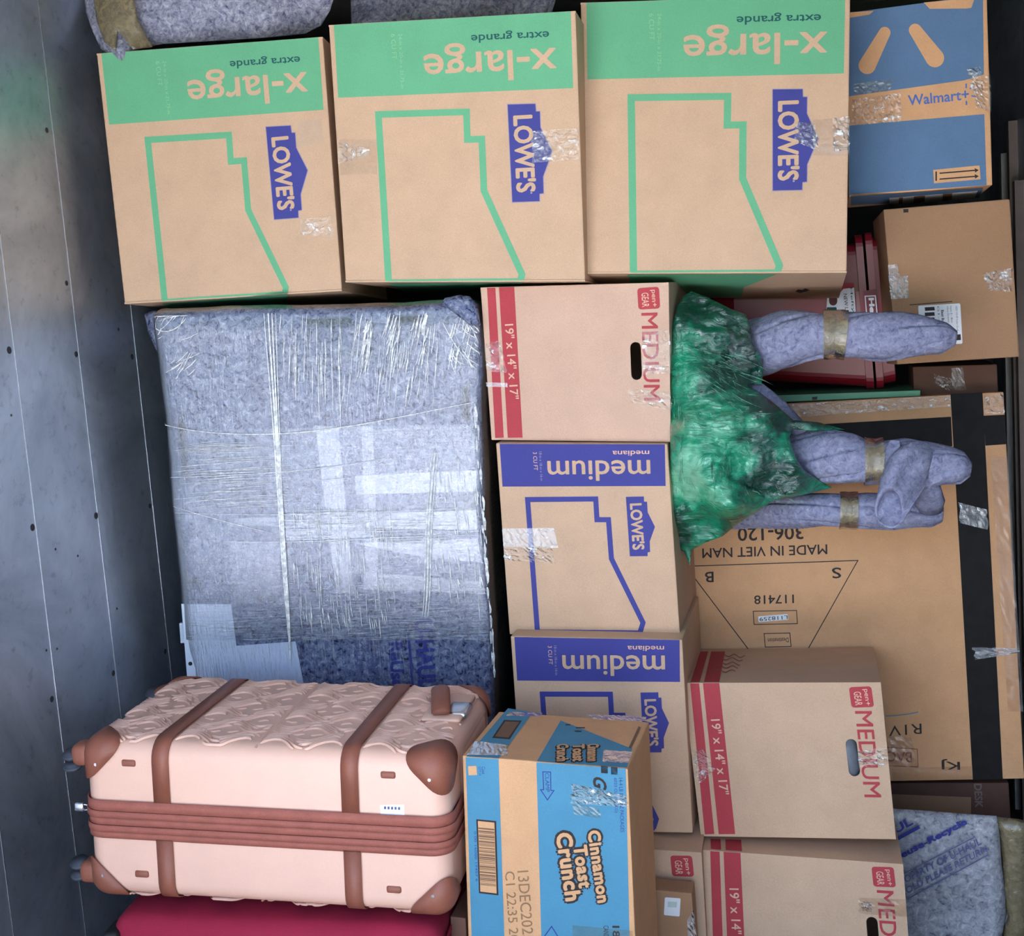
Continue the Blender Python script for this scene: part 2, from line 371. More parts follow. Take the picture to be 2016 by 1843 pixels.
slab('wall_right', (WX1, YR, 0), (WX1 + 0.04, YB, HC), M_alu, kind='structure')
wl = slab('wall_left', (WX0 - 0.04, YR, 0), (WX0 - 0.004, YB, HC), M_steel, kind='structure')
FL = Face((WX0, 0, 0), (1, 0, 0)); BASE[wl] = Vector((0, 0, 0))
seams = sorted([YR] + [FL.P(p).y for p in ((17, 600), (149, 640), (266, 680))] + [YB])
step = seams[2] - seams[1]
seams = sorted([YR, seams[1] - step, seams[1] - 2 * step] + seams[1:4] + [seams[3] + step * k for k in (1, 2, 3)] + [YB])
for a, b in zip(seams[:-1], seams[1:]):
    if b - a > 0.05: slab('panel', (WX0 - 0.004, a + 0.0012, 0.002), (WX0, b - 0.0012, HC - 0.002), M_alu, wl)
for y in seams[1:-1]: slab('seam_strip', (WX0, y - 0.0009, 0.002), (WX0 + 0.0008, y + 0.0009, HC - 0.002), M_steel, wl)
def disc(name, c, n, r, h, mat, parent, seg=14):
    n = Vector(n).normalized(); u = n.orthogonal().normalized(); w = n.cross(u); c = Vector(c)
    ring = lambda rr, hh: [c + u * (rr * math.cos(2 * math.pi * i / seg)) + w * (rr * math.sin(2 * math.pi * i / seg)) + n * hh for i in range(seg)]
    vs = ring(r, 0) + ring(r, h * 0.5) + ring(r * 0.7, h) + [c + n * h]
    fs = []
    for k in range(2):
        fs += [(k * seg + i, k * seg + (i + 1) % seg, (k + 1) * seg + (i + 1) % seg, (k + 1) * seg + i) for i in range(seg)]
    fs += [(2 * seg + i, 2 * seg + (i + 1) % seg, 3 * seg) for i in range(seg)]
    return mesh(name, vs, fs, mat, parent)
M_rivet = plain('dark_rivet', lin((52, 52, 54)), 0.5, metal=0.4)
for p, r in [((92, 256), 6), ((131, 557), 6), ((18, 689), 8), ((150, 697), 7), ((260, 702), 7), ((64, 1038), 8), ((189, 1015), 8), ((295, 996), 7),
             ((102, 1376), 7), ((223, 1325), 7), ((325, 1282), 7), ((233, 648), 4), ((22, 817), 3), ((109, 1081), 3), ((153, 1094), 3), ((230, 1198), 3), ((91, 1280), 3), ((112, 1277), 3)]:
    disc('rivet', FL.P(p, -0.0005), (1, 0, 0), r / FOC * 2.6 * 0.95, 0.002, M_rivet, wl)
wr = bpy.data.objects['wall_right']; BASE[wr] = Vector((0, 0, 0))
FR = Face((WX1 - 0.02, 0, 0), (-1, 0, 0))
def rail(px, z0, z1, mat, w=0.016):
    p = FR.P(px); slab('rail', (WX1 - 0.022, p.y, z0), (WX1 - 0.0, p.y + 0.035, z1), mat, wr)
rail((1972, 300), 0.05, 1.93, M_rail); rail((1988, 300), 0.05, 2.0, M_rail2); rail((2004, 600), 0.05, 1.84, M_rail2)
# ground outside the open rear end
slab('ground', (-60, -80, -0.30), (60, 30, -0.24), M_grass, kind='structure')
slab('driveway', (-4.2, -9.5, -0.24), (4.5, 6.0, -0.20), M_concrete, kind='structure')

# ------------------------------------------------------------------ the three extra large boxes with green print
Z2 = zoom(2.88, 600, 0)
XLQ = [(647, 49), (1133, 21), (1152, 550), (680, 552)]
def xl_art(b, quad):
    F = b.front; F.T = homog(XLQ, quad); r = b.root
    band = F.poly('green_band', Z2((165, 141), (1508, 63), (1522, 498), (190, 553)), M_ink_green, r)
    F.text('x-large', *Z2((1421, 212), (668, 252), (1430, 442)), M_card, band, bold=0.012)
    F.text('extra grande', *Z2((1385, 160), (942, 183), (1387, 222)), M_ink_teal, band, bold=0.012)
    F.text('6 CU FT', *Z2((488, 192), (497, 335), (514, 190)), M_ink_faint, band)
    F.text('24-in x 20-in x 21.75-in', *Z2((532, 190), (546, 500), (552, 190)), M_ink_faint, band)
    F.ribbon('outline_print', Z2((475, 1586), (418, 648), (917, 633), (922, 790), (1004, 787), (1016, 1080), (1232, 1555), (1225, 1584)), 13, M_ink_green, r)
    F.poly('outline_print', Z2((460, 1584), (1240, 1576), (1240, 1588), (460, 1594)), M_ink_green, r)
    edge = Z2((1147, 588), (1311, 584), (1315, 627), (1337, 627), (1340, 720), (1408, 858), (1356, 1000), (1358, 1098), (1335, 1101), (1336, 1143), (1174, 1149))
    logo = F.poly('logo_panel', edge, M_ink_faintblue, r)
    F.poly('logo_print', Z2((1151, 592), (1307, 588), (1311, 631), (1333, 631), (1336, 721), (1402, 858), (1351, 1000), (1354, 1094), (1331, 1097), (1331, 1139), (1178, 1144)), M_ink_blue, logo, 0.0009)
    F.text("LOWE'S", *Z2((1180, 655), (1200, 1092), (1296, 648)), M_card, logo, 0.0012, bold=0.035)
    disc_p = Z2((1285, 1092))[0]
    F.poly('registered_mark', capsule(disc_p, (disc_p[0] + 0.1, disc_p[1]), 2, 2, 6), M_ink_faintblue, logo, 0.0012)
    F.T = lambda p: p
G_XL = 'extra large green printed moving boxes in the top row'
q1 = [(190, 105), (635, 72), (673, 569), (245, 595)]
x1 = Box('moving_box', 'extra large cardboard box with green print, touching the metal wall', 'box', (-1.293, -0.36, 2.751), (1.4, -6.5, 1.4), 0.50, q1, M_card, G_XL, under=(470, 607))
xl_art(x1, q1)
q2 = XLQ
x2 = Box('moving_box', 'extra large cardboard box with green print, middle of the top row of three', 'box', (-0.727, -0.35, 2.746), (4.0, -1.5, 3.4), 0.46, q2, M_card, G_XL, under=(905, 573))
xl_art(x2, q2)
q3 = [(1143, 5), (1674, -12), (1667, 533), (1153, 535)]
x3 = Box('moving_box', 'extra large cardboard box with green print, beside the blue shipping box', 'box', (-0.167, -0.339, 2.837), (-4.0, -0.3, 3.6), 0.47, q3, M_card, G_XL, under=(1400, 585))
xl_art(x3, q3)
x1.bottom.poly('green_band', [(318, 594), (566, 574), (566, 601), (338, 607)], M_ink_green, x1.root, 0.0048)
x2.bottom.poly('green_band', [(764, 553.5), (1030, 552), (1010, 572), (800, 572)], M_ink_green, x2.root, 0.0048)
gb3 = x3.bottom.poly('green_band', [(1235, 536), (1530, 535), (1465, 561), (1460, 580), (1255, 582)], M_ink_green, x3.root, 0.0048)
for b in (x1, x2, x3): b.seam('bottom')
for b in (x1, x2, x3): b.seam('top', 0.5)
Z1 = zoom(2.88, 0, 0); Z3 = zoom(2.88, 1120, 0)
x1.front.tape(Z1((1690, 690), (1822, 670), (1836, 812), (1700, 830)), x1.root, 0.0003, (8, 5), M_tapeflat)
x1.front.tape(Z1((1700, 1240), (1880, 1225), (1892, 1345), (1705, 1330)), x1.root, 0.0008, (14, 6))
x2.front.tape(Z2((196, 790), (410, 790), (412, 985), (202, 992)), x2.root, 0.0003, (6, 5), M_tapeflat)
x2.front.tape(Z2((190, 805), (372, 840), (370, 890), (194, 925)), x2.root, 0.002, (10, 5), ragged=0.03)
x2.front.tape(Z2((1285, 742), (1556, 722), (1552, 905), (1290, 922)), x2.root, 0.0018, (20, 10), ragged=0.015)
x3.front.tape(Z3((1285, 690), (1395, 700), (1420, 860), (1280, 800)), x3.root, 0.003, (10, 7), ragged=0.03)
x3.front.tape(Z3((1490, 670), (1590, 660), (1590, 850), (1500, 860)), x3.root, 0.004, (8, 10), ragged=0.04)
x3.front.tape(Z3((1380, 680), (1592, 664), (1590, 880), (1385, 880)), x3.root, 0.0003, (6, 6), M_tapeflat)
# torn hand hole in the underside of the third box
x3.bottom.poly('tear', Z3((1285, 1640), (1300, 1628), (1325, 1632), (1340, 1622), (1366, 1632), (1340, 1642), (1310, 1648)), M_ink_black, x3.root, 0.005)

# ------------------------------------------------------------------ medium boxes with blue print
ZL = zoom(2.426, 900, 540)
LMQ = [(976, 872), (1314, 874), (1339, 1253), (1003, 1249)]
def lm_art(b, quad):
    F = b.front; F.T = homog(LMQ, quad); r = b.root
    band = F.poly('blue_band', ZL((203, 809), (992, 812), (996, 1010), (217, 1013)), M_ink_blue, r)
    F.text('medium', *ZL((922, 884), (430, 889), (925, 984)), M_card, band, bold=0.012)
    F.text('mediana', *ZL((918, 840), (742, 842), (918, 865)), M_ink_redlight, band, bold=0.012)
    F.text('3 CU FT', *ZL((362, 848), (367, 935), (381, 848)), M_ink_redlight, band)
    F.text('18-in x 18-in x 16-in', *ZL((391, 846), (398, 985), (404, 846)), M_ink_faintblue, band)
    F.ribbon('outline_print', ZL((384, 1708), (337, 1075), (662, 1072), (668, 1171), (723, 1171), (737, 1357), (888, 1663), (874, 1708)), 10, M_ink_blue, r)
    F.poly('outline_print', ZL((374, 1695), (884, 1700), (880, 1718), (376, 1712)), M_ink_blue, r)
    logo = F.poly('logo_panel', ZL((806, 1062), (892, 1060), (893, 1085), (907, 1085), (910, 1135), (945, 1205), (920, 1275), (922, 1325), (910, 1327), (910, 1345), (825, 1346)), M_ink_blue, r)
    F.text("LOWE'S", *ZL((824, 1094), (838, 1316), (884, 1091)), M_card, logo, bold=0.035)
    F.T = lambda p: p
G_LM = 'medium blue printed moving boxes in the middle column'
l1 = Box('moving_box', 'medium blue printed box under the red striped box, whole front in view', 'box', (-0.501, 0.546, 2.802), (0.8, 1.2, 0.9), 0.38, LMQ, M_card, G_LM)
lm_art(l1, LMQ)
l1.front.tape(ZL((217, 1212), (462, 1210), (485, 1305), (222, 1300)), l1.root, 0.0012, (22, 9), M_tapemilk, ragged=0.01)
l1.front.tape(ZL((222, 1290), (455, 1300), (470, 1380), (228, 1365)), l1.root, 0.0022, (18, 8), ragged=0.02)
ql2 = [(1005, 1252), (1343, 1259), (1364, 1640), (1031, 1634)]
l2 = Box('moving_box', 'medium blue printed box half hidden behind the blue cereal carton', 'box', (-0.489, 0.99, 2.749), (0.5, 0.8, 0.5), 0.40, ql2, M_card, G_LM)
lm_art(l2, ql2)

# ------------------------------------------------------------------ boxes with red stripes
PGQ = ZL((112, 62), (1010, 38), (1020, 800), (165, 790))
def slot_loop(q):
    T = homog(PGQ, q); return [T(p) for p in capsule(*ZL((852, 348), (857, 478)), 10.6, 10.6, 8)]
def pg_art(b, quad, full=True):
    F = b.front; F.T = homog(PGQ, quad); r = b.root
    F.poly('red_stripe', ZL((143, 64), (183, 63), (223, 779), (182, 781)), M_ink_red, r)
    st = F.poly('red_stripe', ZL((200, 61), (273, 59), (313, 779), (242, 780)), M_ink_red, r)
    F.text('19" x 14" x 17"', *ZL((228, 238), (254, 596), (270, 235)), M_ink_redlight, st, bold=0.012)
    F.text('MEDIUM', *ZL((879, 184), (893, 602), (957, 182)), M_ink_red, r, bold=0.008)
    lg = F.poly('logo_panel', roundrect(ZL((860, 66), (964, 58), (970, 162), (866, 168))), M_ink_red, r)
    F.text('pen+', *ZL((921, 74), (926, 156), (948, 72)), M_ink_redlight, lg, bold=0.01)
    F.text('GEAR', *ZL((880, 88), (884, 156), (914, 86)), M_ink_redlight, lg, bold=0.01)
    F.T = lambda p: p
G_PG = 'medium red striped moving boxes'
p1 = Box('moving_box', 'red striped cardboard box directly under the green printed boxes', 'box', (-0.502, 0.138, 2.82), (0.8, 1.2, 2.6), 0.38, PGQ, M_card_pink, G_PG, slot_loop(PGQ))
pg_art(p1, PGQ)
p1.front.tape(ZL((885, 275), (1016, 262), (1022, 470), (890, 480)), p1.root, 0.0018, (12, 14), ragged=0.03)
p1.front.tape(ZL((820, 545), (1020, 560), (1025, 650), (830, 610)), p1.root, 0.0025, (14, 7), ragged=0.04)
p1.front.tape(ZL((130, 330), (205, 315), (240, 470), (142, 460)), p1.root, 0.0025, (8, 12), ragged=0.05)
p1.front.tape(ZL((138, 515), (240, 517), (243, 538), (142, 535)), p1.root, 0.0006, (8, 3), M_tapemilk)
qp2 = [(1345, 1344), (1734, 1343), (1764, 1652), (1380, 1646)]
p2 = Box('moving_box', 'red striped cardboard box in front of the big black taped carton', 'box', (-0.067, 1.062, 2.783), (-4.0, 0.6, -1.0), 0.365, qp2, M_card, G_PG, slot_loop(qp2))
pg_art(p2, qp2)
ZP = zoom(3.161, 1280, 1260)
p2.top.poly('red_stripe', ZP((252, 262), (308, 262), (362, 72), (312, 72)), M_ink_red, p2.root, 0.0008)
ts = p2.top.poly('red_stripe', ZP((335, 262), (430, 262), (466, 72), (380, 72)), M_ink_red, p2.root, 0.0008)
for i, (a, b) in enumerate((((362, 190), (530, 196)), ((385, 165), (545, 172)), ((395, 140), (560, 150)), ((400, 112), (575, 125)), ((440, 92), (590, 104)))):
    pts = [(a[0] + (b[0] - a[0]) * t / 14, a[1] + (b[1] - a[1]) * t / 14 + 9 * math.sin(t * 0.9 + i)) for t in range(15)]
    p2.top.ribbon('dish_print', ZP(*pts), 1.6, M_ink_maroon, ts, 0.0012)
p2.front.tape(ZP((1290, 690), (1470, 665), (1482, 770), (1300, 790)), p2.root, 0.0022, (14, 8), ragged=0.03)
p2.front.tape(ZP((262, 690), (330, 680), (410, 800), (300, 900)), p2.root, 0.0022, (8, 12), ragged=0.05)
qp3 = [(1384, 1673), (1778, 1701), (1800, 2008), (1399, 1982)]
p3 = Box('moving_box', 'red striped cardboard box at the bottom edge, under its twin', 'box', (-0.055, 1.43, 2.712), (-2.0, 0.0, 3.0), 0.30, qp3, M_card, G_PG, slot_loop(qp3))
pg_art(p3, qp3)
p3.top.poly('red_stripe', ZP((378, 1300), (442, 1306), (438, 1240), (376, 1238)), M_ink_red, p3.root, 0.0008)
p3.top.poly('red_stripe', ZP((470, 1308), (572, 1316), (566, 1244), (468, 1242)), M_ink_red, p3.root, 0.0008)
p3.front.tape(ZP((1295, 1600), (1590, 1610), (1600, 1720), (1300, 1700)), p3.root, 0.002, (14, 6), M_tapeflat, ragged=0.03)
p3.front.tape(ZP((1310, 1620), (1380, 1630), (1375, 1690), (1320, 1680)), p3.root, 0.003, (6, 5), ragged=0.05)
qp4 = [(998, 1655), (1381, 1678), (1399, 1990), (1020, 1965)]
p4 = Box('moving_box', 'red printed box mostly hidden behind the cereal carton, small white sticker before it', 'box', (-0.50, 1.43, 2.675), (0.0, -0.8, 3.0), 0.42, qp4, M_card, G_PG, slot_loop(qp4))
pg_art(p4, qp4)
# grey bundle seen through the hand hole
def tube(name, path, radii, mat, parent, seg=14, smooth=True, caps=True, wob=0.0, wscale=20.0, squash=(1, 1), up=None, kind=None, twist=0.0, folds=0, fold_amp=0.0):
    P = [Vector(p) for p in path]; vs = []; fs = []; n = len(P)
    ref = Vector(up) if up else Vector((0, 0, 1))
    for i in range(n):
        t = (P[min(i + 1, n - 1)] - P[max(i - 1, 0)]).normalized()
        u = t.cross(ref)
        u = u.normalized() if u.length > 1e-4 else t.orthogonal().normalized()
        w = u.cross(t)
        for k in range(seg):
            a = 2 * math.pi * k / seg; rr = radii[i] if not isinstance(radii, (int, float)) else radii
            d = u * (math.cos(a) * squash[0]) + w * (math.sin(a) * squash[1]); p = P[i] + d * rr
            if folds:                      # cloth wound round: narrow spiral grooves of uneven depth
                ph = folds * (a + twist * i + 0.25 * math.sin(i * 0.13 + a)) / (2 * math.pi); q_ = ph - math.floor(ph)
                p -= d * (fold_amp * rr * (math.exp(-(min(q_, 1 - q_) / 0.055) ** 2) - 0.5 * q_) * (0.5 + 0.5 * math.sin(i * 0.21 + 2.4 * math.floor(ph))))
            if wob: p += d * (wob * noise.noise(p * wscale))
            vs.append(p)
    for i in range(n - 1):
        fs += [(i * seg + k, i * seg + (k + 1) % seg, (i + 1) * seg + (k + 1) % seg, (i + 1) * seg + k) for k in range(seg)]
    if caps: fs += [tuple(range(seg)), tuple(range((n - 1) * seg, n * seg))]
    return mesh(name, vs, fs, mat, parent, smooth, kind)
M_bag = plain('grey_plastic_bag', lin((118, 122, 130)), 0.35, var=0.15, vscale=30)
hp = [p2.front.P(p, -0.03) for p in ((1660, 1445), (1664, 1475), (1669, 1510), (1673, 1545))]
gb = tube('plastic_bundle', hp, [0.022, 0.030, 0.030, 0.022], M_bag, None, wob=0.008, wscale=30)
gb['label'] = 'grey plastic bundle showing through the hand hole of a red striped box'; gb['category'] = 'bag'

# ------------------------------------------------------------------ big flat carton with black tape
qk = [(1338, 806), (1976, 771), (2017, 1533), (1384, 1545)]
kj = Box('furniture_carton', 'large golden flat-pack carton crossed by black tape, behind the wrapped chair', 'carton', (0.086, 0.778, 3.2), (-3.3, -2.7, -0.9), 0.22, qk, M_card_tan)
F = kj.front; K1 = zoom(2.965, 1280, 540); K2 = zoom(2.816, 1300, 1000)
F.tape([(1871, 775), (1934, 772), (1974, 1533), (1915, 1535)], kj.root, 0.0004, (3, 30), M_blacktape, 'black_tape', 0.0012, smooth=True)
F.tape([(1560, 838), (1872, 820), (1875, 878), (1560, 895)], kj.root, 0.0004, (14, 3), M_blacktape, 'black_tape', 0.0008, smooth=True)
F.tape([(1936, 818), (1978, 816), (1981, 874), (1940, 877)], kj.root, 0.0004, (3, 3), M_blacktape, 'black_tape', 0.0008, smooth=True)
F.tape([(1545, 796), (1870, 778), (1872, 800), (1545, 822)], kj.root, 0.002, (44, 4))
F.tape([(1936, 778), (1974, 772), (1978, 812), (1938, 815)], kj.root, 0.003, (7, 7))
F.tape([(1950, 900), (1984, 900), (2014, 1400), (1984, 1400)], kj.root, 0.0012, (4, 40), M_tapeflat)
F.tape([(1755, 1512), (1912, 1508), (1914, 1532), (1757, 1536)], kj.root, 0.0006, (12, 3), M_tapeflat)
for q in (K1((1800, 1330), (1960, 1370), (1970, 1490), (1810, 1450)), K2((1735, 770), (1985, 775), (1985, 800), (1735, 840))):
    F.tape(q, kj.root, 0.006, (9, 6), M_tapemilk, 'torn_tape', ragged=0.06)
kt = dict(mat=M_ink_black, parent=kj.root)
F.text('306-120', *K2((793, 97), (428, 109), (795, 172)), M_ink_black, kj.root, bold=0.014)
F.text('MADE IN VIET NAM', *K2((925, 200), (232, 223), (926, 255)), M_ink_black, kj.root, bold=0.01)
F.ribbon('line_print', K2((160, 322), (1095, 290), (822, 775)), 1.8, M_ink_black, kj.root)
F.ribbon('line_print', K2((158, 345), (492, 787)), 1.8, M_ink_black, kj.root)
F.text('B', *K2((295, 352), (247, 354), (296, 410)), M_ink_black, kj.root, bold=0.01)
F.text('S', *K2((1001, 328), (950, 330), (1003, 388)), M_ink_black, kj.root, bold=0.01)
F.text('117418', *K2((740, 478), (520, 484), (741, 527)), M_ink_black, kj.root, bold=0.01)
F.ribbon('line_print', K2((515, 572), (755, 567), (760, 640), (520, 645)), 1.5, M_ink_black, kj.root, closed=True)
lb = F.poly('paper_label', K2((542, 600), (705, 587), (710, 618), (545, 632)), M_white, kj.root)
F.text('L118259', *K2((704, 594), (549, 606), (706, 615)), M_ink_black, lb)
F.ribbon('line_print', K2((575, 695), (718, 692), (725, 766), (582, 770)), 1.5, M_ink_black, kj.root, closed=True)
F.text('Destination', *K2((710, 718), (595, 722), (712, 742)), M_ink_black, kj.root)
F.ribbon('line_print', K2((1250, 1152), (1300, 1150), (1380, 1141), (1430, 1130)), 2.2, plain('steel_blue_ink', lin((96, 132, 150))), kj.root)
F.text('RIV', *K2((1447, 1193), (1266, 1207), (1449, 1250)), M_ink_black, kj.root, spacing=1.25)
F.ribbon('line_print', K2((1250, 1326), (1424, 1336), (1429, 1434), (1250, 1428)), 1.6, M_ink_maroon, kj.root, closed=True)
F.text('BAC', *K2((1392, 1352), (1258, 1346), (1394, 1410)), M_ink_maroon, kj.root, bold=0.006)
F.text('KJ', *K2((1660, 1392), (1558, 1390), (1662, 1450)), M_ink_black, kj.root, bold=0.01)
F.tape(K2((1262, 1262), (1390, 1270), (1430, 1440), (1270, 1440)), kj.root, 0.0015, (8, 8), M_tapeflat)

# ------------------------------------------------------------------ blue shipping box, top right
W4 = zoom(4.387, 1600, 0)
qw = [(1666, 25), (1943, -12), (1954, 364), (1671, 388)]
wm = Box('shipping_box', 'slate blue shipping box with tan band and pill shapes, top right', 'box', (0.265, -0.403, 3.05), (-1.3, 1.5, 0.4), 0.3, qw, M_card_tan)
F = wm.front
ub = F.poly('blue_print', [(1667, 26), (1677, 24), (1943 - 8, -10), (1937, 146)] + W4((1310, 692), (340, 826)) + [(1669, 190)], M_slate, wm.root)
F.poly('blue_print', W4((1482, 984), (1502, 1598), (330, 1678)) + [(1672, 385), (1670, 248)] + W4((340, 1080)), M_slate, wm.root)
F.poly('pill_shape', W4(*capsule((622, 280), (470, 565), 50, 74)), M_card_tan, ub, 0.0010)
F.poly('pill_shape', W4(*capsule((885, 258), (1055, 500), 55, 80)), M_card_tan, ub, 0.0010)
F.poly('pill_shape', W4((310, 106), (528, 92), (490, 124), (310, 155)), M_card_tan, ub, 0.0010)
F.poly('pill_shape', W4((958, 20), (1400, -20), (1370, 66), (1330, 72), (1010, 75)), M_card_tan, ub, 0.0010)
F.text('Walmart+', *W4((826, 914), (1352, 858), (820, 822)), M_wblue, wm.root, bold=0.014)
for a, b in (((1325, 720), (1325, 760)), ((1355, 765), (1395, 745)), ((1370, 825), (1410, 835)), ((1327, 870), (1328, 905))):
    F.ribbon('spark_print', W4(a, b), 3.0, M_wblue, wm.root)
al = F.poly('arrow_panel', W4((1040, 1466), (1440, 1427), (1450, 1546), (1048, 1582)), M_card_tan, wm.root, 0.0010)
F.ribbon('arrow_print', W4((1066, 1480), (1066, 1560)), 3.0, M_ink_black, al, 0.0014)
for y0, y1 in ((1495, 1468), (1546, 1520)):
    F.ribbon('arrow_print', W4((1095, y0), (1400, y1 + 2)), 2.6, M_ink_black, al, 0.0014)
    F.poly('arrow_print', W4((1398, y1 - 18), (1434, y1), (1402, y1 + 22)), M_ink_black, al, 0.0014)
F.tape(W4((340, 860), (760, 800), (765, 1050), (340, 1085)), wm.root, 0.003, (26, 12), ragged=0.02)
F.tape(W4((355, 720), (720, 680), (650, 790), (360, 815)), wm.root, 0.0015, (18, 6), M_tapeflat, ragged=0.02)
F.tape(W4((1330, 600), (1445, 570), (1500, 960), (1405, 900)), wm.root, 0.003, (7, 18), ragged=0.05)
F.tape(W4((1405, 690), (1535, 640), (1540, 960), (1410, 930)), wm.root, 0.002, (7, 14), M_tapeflat)
wm.bottom.poly('blue_print', W4((330, 1692), (1470, 1618), (1440, 1706), (330, 1768)), M_slate, wm.root, 0.0008)
lb = wm.bottom.poly('paper_label', W4((662, 1702), (1425, 1640), (1400, 1702), (665, 1772)), M_white, wm.root, 0.0016)
for a, b in ((745, 780), (875, 970), (1125, 1205)):
    wm.bottom.poly('barcode', W4((a, 1700 - (a - 700) * 0.08), (b, 1700 - (b - 700) * 0.08), (b - 6, 1756 - (b - 700) * 0.08), (a - 4, 1760 - (a - 700) * 0.08)), M_ink_brown, lb, 0.0024)

# ------------------------------------------------------------------ brown carton with address label
B5 = zoom(4.388, 1560, 380)
qb = [(1739, 412), (1988, 391), (2007, 702), (1766, 717)]
bb = Box('shipping_box', 'plain brown carton with white address label, under the slate blue box', 'box', (0.348, 0.017, 3.1), (-2.9, -2.3, -1.4), 0.26, qb, M_card_dark)
F = bb.front
F.poly('black_mark', B5((957, 138), (1002, 135), (1002, 166), (960, 168)), M_ink_black, bb.root)
F.tape(B5((828, 620), (905, 612), (925, 715), (832, 725)), bb.root, 0.003, (6, 7), M_tapemilk, ragged=0.05)
F.tape(B5((830, 722), (1000, 712), (1002, 905), (850, 918)), bb.root, 0.003, (12, 14), M_tapemilk, ragged=0.03)
F.tape(B5((1640, 690), (1904, 648), (1890, 852), (1700, 840)), bb.root, 0.003, (16, 12), M_tape, ragged=0.03)
F.ribbon('slit', B5((1012, 965), (1380, 935)), 1.6, M_ink_black, bb.root)
lb = F.poly('paper_label', roundrect(B5((1086, 972), (1450, 951), (1470, 1300), (1106, 1314)), 0.04), M_white, bb.root)
for k in range(3):
    y = 986 + k * 46
    F.poly('barcode', B5((1142, y), (1226, y - 5), (1230, y + 26), (1146, y + 31)), M_ink_black, lb, 0.0012)
F.text('Best Buy', *B5((1276, 1010), (1284, 1130), (1306, 1008)), M_ink_black, lb, 0.0012, bold=0.02)
for x, n in ((1250, 'G1-4'), (1332, 'Ultra Drawer'), (1360, 'Item 0 - Box'), (1408, '10031 03-59 Color Gn-A')):
    F.text(n, *B5((x, 975), (x + 12, 1120 if x < 1400 else 1190), (x + 16, 974)), M_ink_brown, lb, 0.0012)
F.poly('barcode', B5((1405, 1222), (1452, 1218), (1456, 1268), (1408, 1272)), M_ink_black, lb, 0.0012)
# dark box and green slat lying on the big carton
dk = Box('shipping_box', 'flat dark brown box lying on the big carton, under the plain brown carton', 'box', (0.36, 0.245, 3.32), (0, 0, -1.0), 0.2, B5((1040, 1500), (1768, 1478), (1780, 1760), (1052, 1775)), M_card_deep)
dk.front.tape(B5((1220, 1560), (1370, 1600), (1370, 1720), (1230, 1640)), dk.root, 0.003, (8, 7), M_tape, ragged=0.05)
dk.front.tape(B5((1375, 1510), (1470, 1505), (1500, 1700), (1380, 1715)), dk.root, 0.0008, (6, 6), M_tapeflat)
gs = Box('plastic_tray', 'thin green plastic tray edge along the top of the big carton', 'tray', (0.15, 0.262, 3.27), (0, 0, -1.5), 0.2, [(1500, 779), (1812, 768), (1812, 779), (1500, 793)], M_greenlid, bevel=0.001)
gs.front.poly('notch', B5((170, 1760), (218, 1757), (212, 1784), (172, 1786)), M_black, gs.root)

# ------------------------------------------------------------------ speckled blanket wrapped block
BBP, BBR = np.array((-1.128, 0.418, 2.8)), rot((3.1, -6.1, 2.3))
bn = cdir(BBR @ np.array([0, 0, -1])); FB = Face(conv(BBP), bn)
def bloc(x, up, d): return conv(BBP + BBR @ np.array([x, -up, d]))
blk = root('wrapped_furniture', 'tall furniture piece wrapped in speckled blue blanket and clear film, by the metal wall', 'furniture', bloc(0, -1.14, 0.2))
def rbox(dx, dy, dz, r, seg=4, cuts=0):
    bm = bmesh.new(); bmesh.ops.create_cube(bm, size=1)
    for v in bm.verts: v.co = Vector((v.co.x * dx, v.co.y * dy, v.co.z * dz))
    bmesh.ops.bevel(bm, geom=list(bm.edges), offset=r, segments=seg, profile=0.5, affect='EDGES')
    if cuts:
        for ax, L in ((0, dx), (1, dy), (2, dz)):
            nn = Vector((ax == 0, ax == 1, ax == 2))
            k = max(2, int(L / cuts))
            for i in range(1, k):
                bmesh.ops.bisect_plane(bm, geom=bm.verts[:] + bm.edges[:] + bm.faces[:], plane_co=nn * (-L / 2 + L * i / k), plane_no=nn)
    return bm
H0, W0, D0 = 1.60, 0.772, 0.42; UPC = 0.455 - H0 / 2
def bmap(off, amp):
    def fn(c):
        p = Vector((c.x, c.y, c.z)); e = 0.5 + 0.5 * min(1, max(abs(c.x) / (W0 / 2), 0))
        k = amp * (noise.noise(p * 6) + 0.5 * noise.noise(p * 17))
        edge = (abs(c.x) > W0 / 2 - 0.05) or (c.y > H0 / 2 - 0.05)
        kk = k * (1.6 if edge else 0.35)
        d = Vector((math.copysign(1, c.x) if abs(c.x) > W0 / 2 - 0.03 else 0, 1 if c.y > H0 / 2 - 0.03 else 0, -1 if c.z < 0 else 1))
        q = p + d * kk
        return bloc(q.x, q.y + UPC - (max(0.0, q.z + D0 / 2) * 0.10 if c.y > 0 else 0.0), q.z + D0 / 2)
    return fn
from_bm('blanket', rbox(W0, H0, D0, 0.03, 4, 0.03), bmap(0, 0.006), M_felt, blk)
# bunched blanket corners at the top
def lump(name, c, r, mat, parent, amp=0.3, sc=30, sub=3):
    bm = bmesh.new(); bmesh.ops.create_icosphere(bm, subdivisions=sub, radius=1)
    def fn(v):
        p = Vector((v.x * r[0], v.y * r[1], v.z * r[2])); k = 1 + amp * noise.noise(p * sc + Vector(c) * 3)
        return Vector(c) + p * k
    return from_bm(name, bm, fn, mat, parent)
ZB = zoom(2.304, 240, 560)
CORNERS = (([(284, 618), (300, 611), (335, 611), (340, 660), (326, 700), (308, 690), (292, 655)], 2.84), ([(868, 598), (876, 586), (905, 580), (925, 583), (940, 600), (946, 640), (925, 640), (890, 612)], 2.80))
